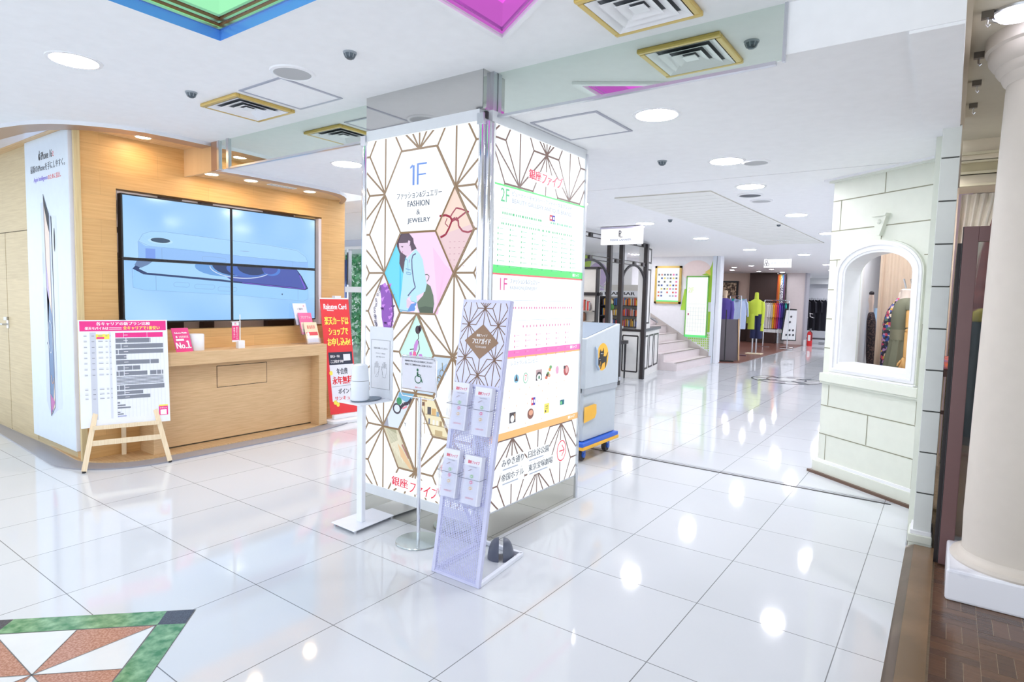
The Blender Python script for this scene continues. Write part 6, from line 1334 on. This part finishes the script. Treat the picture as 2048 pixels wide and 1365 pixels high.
# mannequins
def mannequin(x, y, label, top, topcol, legs=None, base=None, rot=0, sc=1):
    t = thing('shop_mannequin', label, 'mannequin', (x,y,.013)); w_ = mat('mann_skin_%s'%topcol[0],(232,206,176),.6) ; TM = mat('mann_%s'%topcol[0],topcol[1],.8)
    M().loft([(x,y,1.50,.05,.05),(x,y,1.58,.045,.045),(x,y,1.70,.06,.055),(x,y,1.73,.03,.03)] if topcol[0]=='purple' else [(x,y,1.52,.06,.06),(x,y,1.60,.055,.055),(x,y,1.70,.05,.05),(x,y,1.72,.03,.03)],TM if topcol[0]=='lime' else w_,18).build('neck', t, smooth=True)
    b = M().loft([(x,y,top,.17,.12),(x,y,1.1,.16,.12),(x,y,1.35,.175,.12),(x,y,1.47,.165,.10),(x,y,1.53,.07,.06)],TM,28,fold=.03,fn=9); b.build('tunic', t, smooth=True)
    for s in (-1,1): M().tube([(x+s*.16,y,1.46),(x+s*.19,y,1.25),(x+s*.185,y-.03,.86)],[.055,.05,.045],TM,12).build('sleeve', t, smooth=True)
    if legs:
        for s in (-1,1): M().tube([(x+s*.06+.03,y,1.12),(x+s*.075+.03,y,.45)],[.10,.085],legs,14).build('trouser_leg', t, smooth=True)
    for s in (-1,1): M().tube([(x+s*.05,y,.5 if legs else top),(x+s*.05,y,.02)],.018,STEEL,10).build('pole', t)
    M().box((x-.2,y-.15,.013),(x+.22,y+.15,.04),mat('mann_base',(236,222,190),.5)).build('base', t, bevel=.01)
    return t
lmn = mannequin(-4.33,17.5,'headless mannequin in a long lime green tunic over navy trousers',1.08,('lime',(196,214,70)),mat('navy_cloth',(38,44,84),.8))
M().loft([(-4.42,17.47,.70,.105,.10),(-4.415,17.47,1.12,.10,.11)],MC['mann_lime'],20,fold=.03,fn=7).build('front_panel', lmn, smooth=True)
M().tube([(-4.17,17.5,.95),(-4.155,17.48,.66)],[.05,.055],MC['mann_lime'],10).build('side_panel', lmn, smooth=True)
mannequin(-4.62,15.6,'headless mannequin in a purple blue shirt behind the grey board by the white post',.85,('purple',(92,78,164)))
# clothes rails and garments
HG = mat('hanger',(90,84,84),.4)
def rail(x0, y0, x1, y1, z, label):
    t = thing('clothes_rail', label, 'clothes rail', ((x0+x1)/2,(y0+y1)/2,.013)); M().tube([(x0,y0,z),(x1,y1,z)],.012,CHROME,8).build('bar', t)
    for x_, y_ in ((x0,y0),(x1,y1)): M().tube([(x_,y_,z),(x_,y_,.03)],.014,CHROME,8).build('upright', t)
    b = M()
    for x_, y_ in ((x0,y0),(x1,y1)): b.tube([(x_-.2,y_,.028),(x_+.2,y_,.028)],.014,CHROME,8)
    b.build('foot', t); return t
def garment(x, y, z, c, label, group, L=.75, w=.2, ang=0, name='knit_top', sleeve=True, thick=.05):
    ca, sa = math.cos(ang), math.sin(ang); m = mat('cloth_%02x%02x%02x'%c,c,.85)
    t = thing(name, label, 'clothes', (x,y,z-L), group)
    P_ = [(-.05,-.05),(-w*.55,-.07),(-w,-.14),(-w*1.12,-.5 if sleeve else -.2),(-w*.95,-.52 if sleeve else -.2),(-w*.8,-.26),(-w*.78,-L),(w*.78,-L),(w*.8,-.26),(w*.95,-.52 if sleeve else -.2),(w*1.12,-.5 if sleeve else -.2),(w,-.14),(w*.55,-.07),(.05,-.05),(0,-.075)]
    q = [(x+u*ca-sa*(-thick/2), y+u*sa+ca*(-thick/2), z+v) for u, v in P_]
    M().prism(q,(-sa*thick,ca*thick,0),m).build('cloth', t, bevel=.015)
    M().tube([(x,y,z+.012),(x+.012,y,z+.03),(x,y,z+.045),(x,y,z-.03)],.003,HG,5).tube([(x-w*.8*ca,y-w*.8*sa,z-.10),(x,y,z-.04),(x+w*.8*ca,y+w*.8*sa,z-.10)],.006,HG,6).build('hanger', t)
rail(-5.0,17.38,-4.50,16.62,1.60,'chrome clothes rail of shirts near the white post')
for i, (c_, nm) in enumerate((((196,60,90),'red'),((60,110,100),'dark green'),((196,190,226),'lilac'),((60,190,190),'teal'),((196,214,246),'pale blue'))):
    garment(-4.97+.107*i,17.32-.155*i,1.56,c_,'%s shirt on the rail beside the purple mannequin'%nm,'shirts on the near rail',.72+.03*i,.20,.3,'shirt',thick=.07)
rail(-4.82,20.54,-4.16,20.88,1.52,'chrome clothes rail of bright knit tops behind the lime mannequin')
for i, (c_, nm) in enumerate((((232,228,226),'white'),((226,222,220),'off white'),((206,196,180),'beige'),((250,180,40),'yellow orange'),((240,110,70),'coral'),((206,60,120),'magenta'),((130,70,190),'purple'),((70,60,150),'indigo'),((50,56,110),'navy'),((50,190,180),'turquoise'),((36,40,60),'black navy'))):
    garment(-4.77+.054*i,20.565+.0275*i,1.48,c_,'%s top on the bright rail behind the lime mannequin'%nm,'knit tops on the far rail',.86 if i < 9 else 1.05,.2,-1.12,thick=.05)
b = M()
for i in range(5): b.box((-4.8+.13*i,20.4,.50),(-4.68+.13*i,20.45,.60),mat('lace_white',(236,240,244),.7))
tag(rebase(b.build('white_tags'),(-4.7,20.4,.58)),'white price tags hanging low under the bright knit tops','tags')
# sandwich boards
t = thing('chalkboard','dark grey leaning board with a pale wood edge beside the white post','board',(-4.38,14.9,.013))
M().hexa([(-4.46,14.62,.02),(-4.10,15.15,.02),(-4.12,15.17,.02),(-4.48,14.64,.02),(-4.50,14.75,1.02),(-4.16,15.22,1.02),(-4.18,15.24,1.02),(-4.52,14.77,1.02)],mat('chalk',(92,86,92),.6)).build('board', t)
M().bar((-4.095,15.14,.02),(-4.155,15.21,1.03),.03,.03,mat('wood_edge',(206,170,130),.5)).build('wood_edge', t)
M().tube([(-4.30,14.7,.03),(-4.33,14.78,1.25)],.014,BLACK,8).tube([(-4.45,14.65,.03),(-4.1,14.75,.03)],.02,BLACK,8).box((-4.48,14.55,.013),(-4.40,14.63,.10),mat('wood_edge')).build('black_stand', t)
t = thing('poster_easel','white A-board poster in a black frame in front of the beige end wall','A-board',(-3.98,20.2,.013))
M().hexa([(-4.20,20.1,.28),(-3.80,20.3,.28),(-3.80,20.32,.28),(-4.20,20.12,.28),(-4.14,20.2,1.28),(-3.84,20.38,1.26),(-3.84,20.4,1.26),(-4.14,20.22,1.28)],BLACK).build('frame', t)
o_ = Vector((-4.175,20.10,.31)); a = Art(o_,Vector((.4,.2,0)),Vector((.04,.1,.95)),.006); a.poly([(0,0),(.40,0),(.35,.92),(.04,.92)],mat('ab_white',(246,248,252),.5),1)
for u_, v_ in ((.2,.72),(.18,.55),(.2,.3),(.3,.3),(.12,.15),(.22,.15),(.32,.15)): a.ell(u_,v_,.03,.035,INK,2,10)
a.build('poster', t); M().tube([(-4.0,20.05,.03),(-4.0,20.10,1.40)],.012,STEEL,8).tube([(-4.2,20.03,.03),(-3.85,20.1,.03)],.014,STEEL,8).build('stand', t)
# hanging signs
t = thing('hanging_sign','hanging white sign with an interlaced double loop logo above the clothes shop','shop sign',(-3.35,15.3,2.49))
M().box((-3.66,15.28,2.275),(-3.06,15.34,2.475),glow('sign_lit')).build('panel', t); M().box((-3.6,15.3,2.475),(-3.1,15.32,2.49),STEEL).build('mount', t)
a = Art((-3.66,15.28,2.275),X,Z,.003); 
for u_, v_, r_ in ((.055,.14,.03),(.085,.075,.032),(.04,.07,.03)): a.ring(u_,v_,r_,r_,.008,sk,1,18)
a.text('8 B l U T E',.17,.08,.55,.125,glow('sign_pale',(214,222,240),1.0),1); a.build('lettering', t)
t = thing('hanging_sign','hanging white sign far down the corridor above the black suits','shop sign',(-2.75,22.0,2.49)); M().box((-2.95,21.98,2.15),(-2.1,22.04,2.42),glow('sign_lit')).build('panel', t); M().box((-2.9,22,2.42),(-2.2,22.02,2.49),STEEL).build('mount', t)
# fire extinguisher
t = thing('fire_extinguisher','red fire extinguisher standing by the corner of the beige end wall','fire extinguisher',(-3.82,22.7,0)); RE = mat('ext_red',(226,44,50),.35)
M().lathe([(.08,0),(.085,.02),(.085,.42),(.06,.48),(.03,.50)],(-3.82,22.7),RE,20).build('tank', t, smooth=True); M().lathe([(.03,.5),(.03,.55),(.04,.56),(.03,.6)],(-3.82,22.7),STEEL,12).box((-3.85,22.6,.57),(-3.79,22.74,.60),BLACK).build('valve', t)
M().tube([(-3.82,22.62,.56),(-3.74,22.6,.45),(-3.74,22.6,.2)],.012,BLACK,8).build('hose', t); M().box((-3.86,22.612,.18),(-3.78,22.616,.38),WP).build('tag_sheet', t)
tag(rebase(M().box((-4.0,22.65,0),(-3.93,22.7,.2),PUREW).build('floor_sign'),(-3.96,22.67,0)),'little white sign on the floor left of the fire extinguisher','sign')
# far shop of black suits
struct(M().box((-6,28,0),(0,28.1,2.9),mat('far_wall',(226,228,236),.6)).box((-6,27.6,2.25),(0,27.7,2.7),WHITE).build('wall_far'))
rail(-4.3,24.2,-3.6,24.4,1.62,'black clothes rail of the far suit shop') ; SU = (34,34,44)
for i in range(5): garment(-4.28+.19*i,24.2+.05*i,1.62,SU if i != 3 else (54,54,66),('black suit with white piping, leftmost on the far rail','black suit with white edging, second on the far rail','black suit, middle of the far rail','dark grey suit, fourth on the far rail','black suit, rightmost on the far rail')[i],'dark suits on the far rail',1.15,.22,-.6,'suit',thick=.1)
for i, o in enumerate([o for o in COL.objects if o.name.startswith('suit') and o.type == 'EMPTY'][:2]):
    b = Art(o.location+Vector((-.02,-.16,.0)),Vector((1,.3,0)),Z,.01); b.path([(.0,1.0),(.03,.5),(.16,.46)],.02,WP,1); b.path([(.0,.62),(.12,.6)],.015,WP,1); b.build('piping', o)
for i in range(3): garment(-3.62+.17*i,25.6,1.66,(44,46,58),'dark jacket with white details on the back rail, %s'%('left','middle','right')[i],'jackets on the back rail',.95,.2,-.6,'jacket',thick=.08)
tag(rebase(M().box((-4.3,24.1,.16),(-3.2,24.5,.20),INK).box((-4.25,24.15,0),(-4.2,24.2,.16),INK).box((-3.3,24.4,0),(-3.25,24.45,.16),INK).build('low_shelf'),(-3.8,24.3,0)),'low dark shelf under the black suits','shelf')

# ================================================================== LEFT BACKGROUND: glazed entrance and greenery
t = struct(M().box((-10.15,7.98,0),(-10.05,8.06,2.35),STEEL).box((-9.98,7.98,0),(-9.90,8.06,2.1),mat('entry_blue',(120,150,220),.4)).box((-9.87,7.98,0),(-9.82,8.06,2.3),STEEL).box((-12,7.98,2.3),(-8.6,8.06,2.36),PUREW).box((-9.9,7.96,1.45),(-9.0,8.04,1.56),PUREW).build('window_2'))
M().box((-9.82,8.0,.0),(-8.6,8.01,2.3),mat('entry_glass',(236,246,246),.0,trans=1,ior=1.05,alpha=.25)).build('window_pane', t)
M().box((-10.0,7.9,1.66),(-9.94,8.0,2.22),mat('closer_white',(236,238,244),.4)).box((-9.93,7.9,1.6),(-9.9,7.95,2.25),BLACKM).build('door_closer', t)
struct(M().box((-14,8.0,2.36),(-8,8.1,3.1),mat('canopy',(206,212,228),.5)).prism([(-10.2,8.0,2.68),(-8.6,8.0,2.68),(-8.6,7.2,2.9),(-10.2,7.2,2.9)],(0,0,.02),mat('canopy')).box((-10.0,7.95,2.66),(-8.6,7.99,2.69),INK).build('trim_24'))
def hedge(name, x0, x1, y0, y1, z1, n, label, seed):
    rr = random.Random(seed); m = M(); mats = [mat('leaf_%d'%i,c,.6) for i, c in enumerate(((140,216,160),(104,190,130),(186,236,196),(96,170,130)))]
    for i in range(n):
        x, y, z = rr.uniform(x0,x1), rr.uniform(y0,y1), rr.uniform(0,z1); a_ = Vector((rr.uniform(-1,1),rr.uniform(-1,1),rr.uniform(-1,1))).normalized()*.12; b_ = a_.orthogonal().normalized()*.05
        c_ = Vector((x,y,z)); m.poly([c_-a_,c_+b_,c_+a_,c_-b_], mats[rr.randrange(4)])
    m.box((x0,y1,0),(x1,y1+.1,z1),mat('hedge_core',(110,180,136),.9))
    return tag(m.build(name), label, 'hedge')
h = hedge('hedge',-14,-10.5,11.0,11.8,3.2,5200,'bright green hedge outside the entrance, between the booth and the pillar',4); rebase(h,(-12.2,11.4,0))
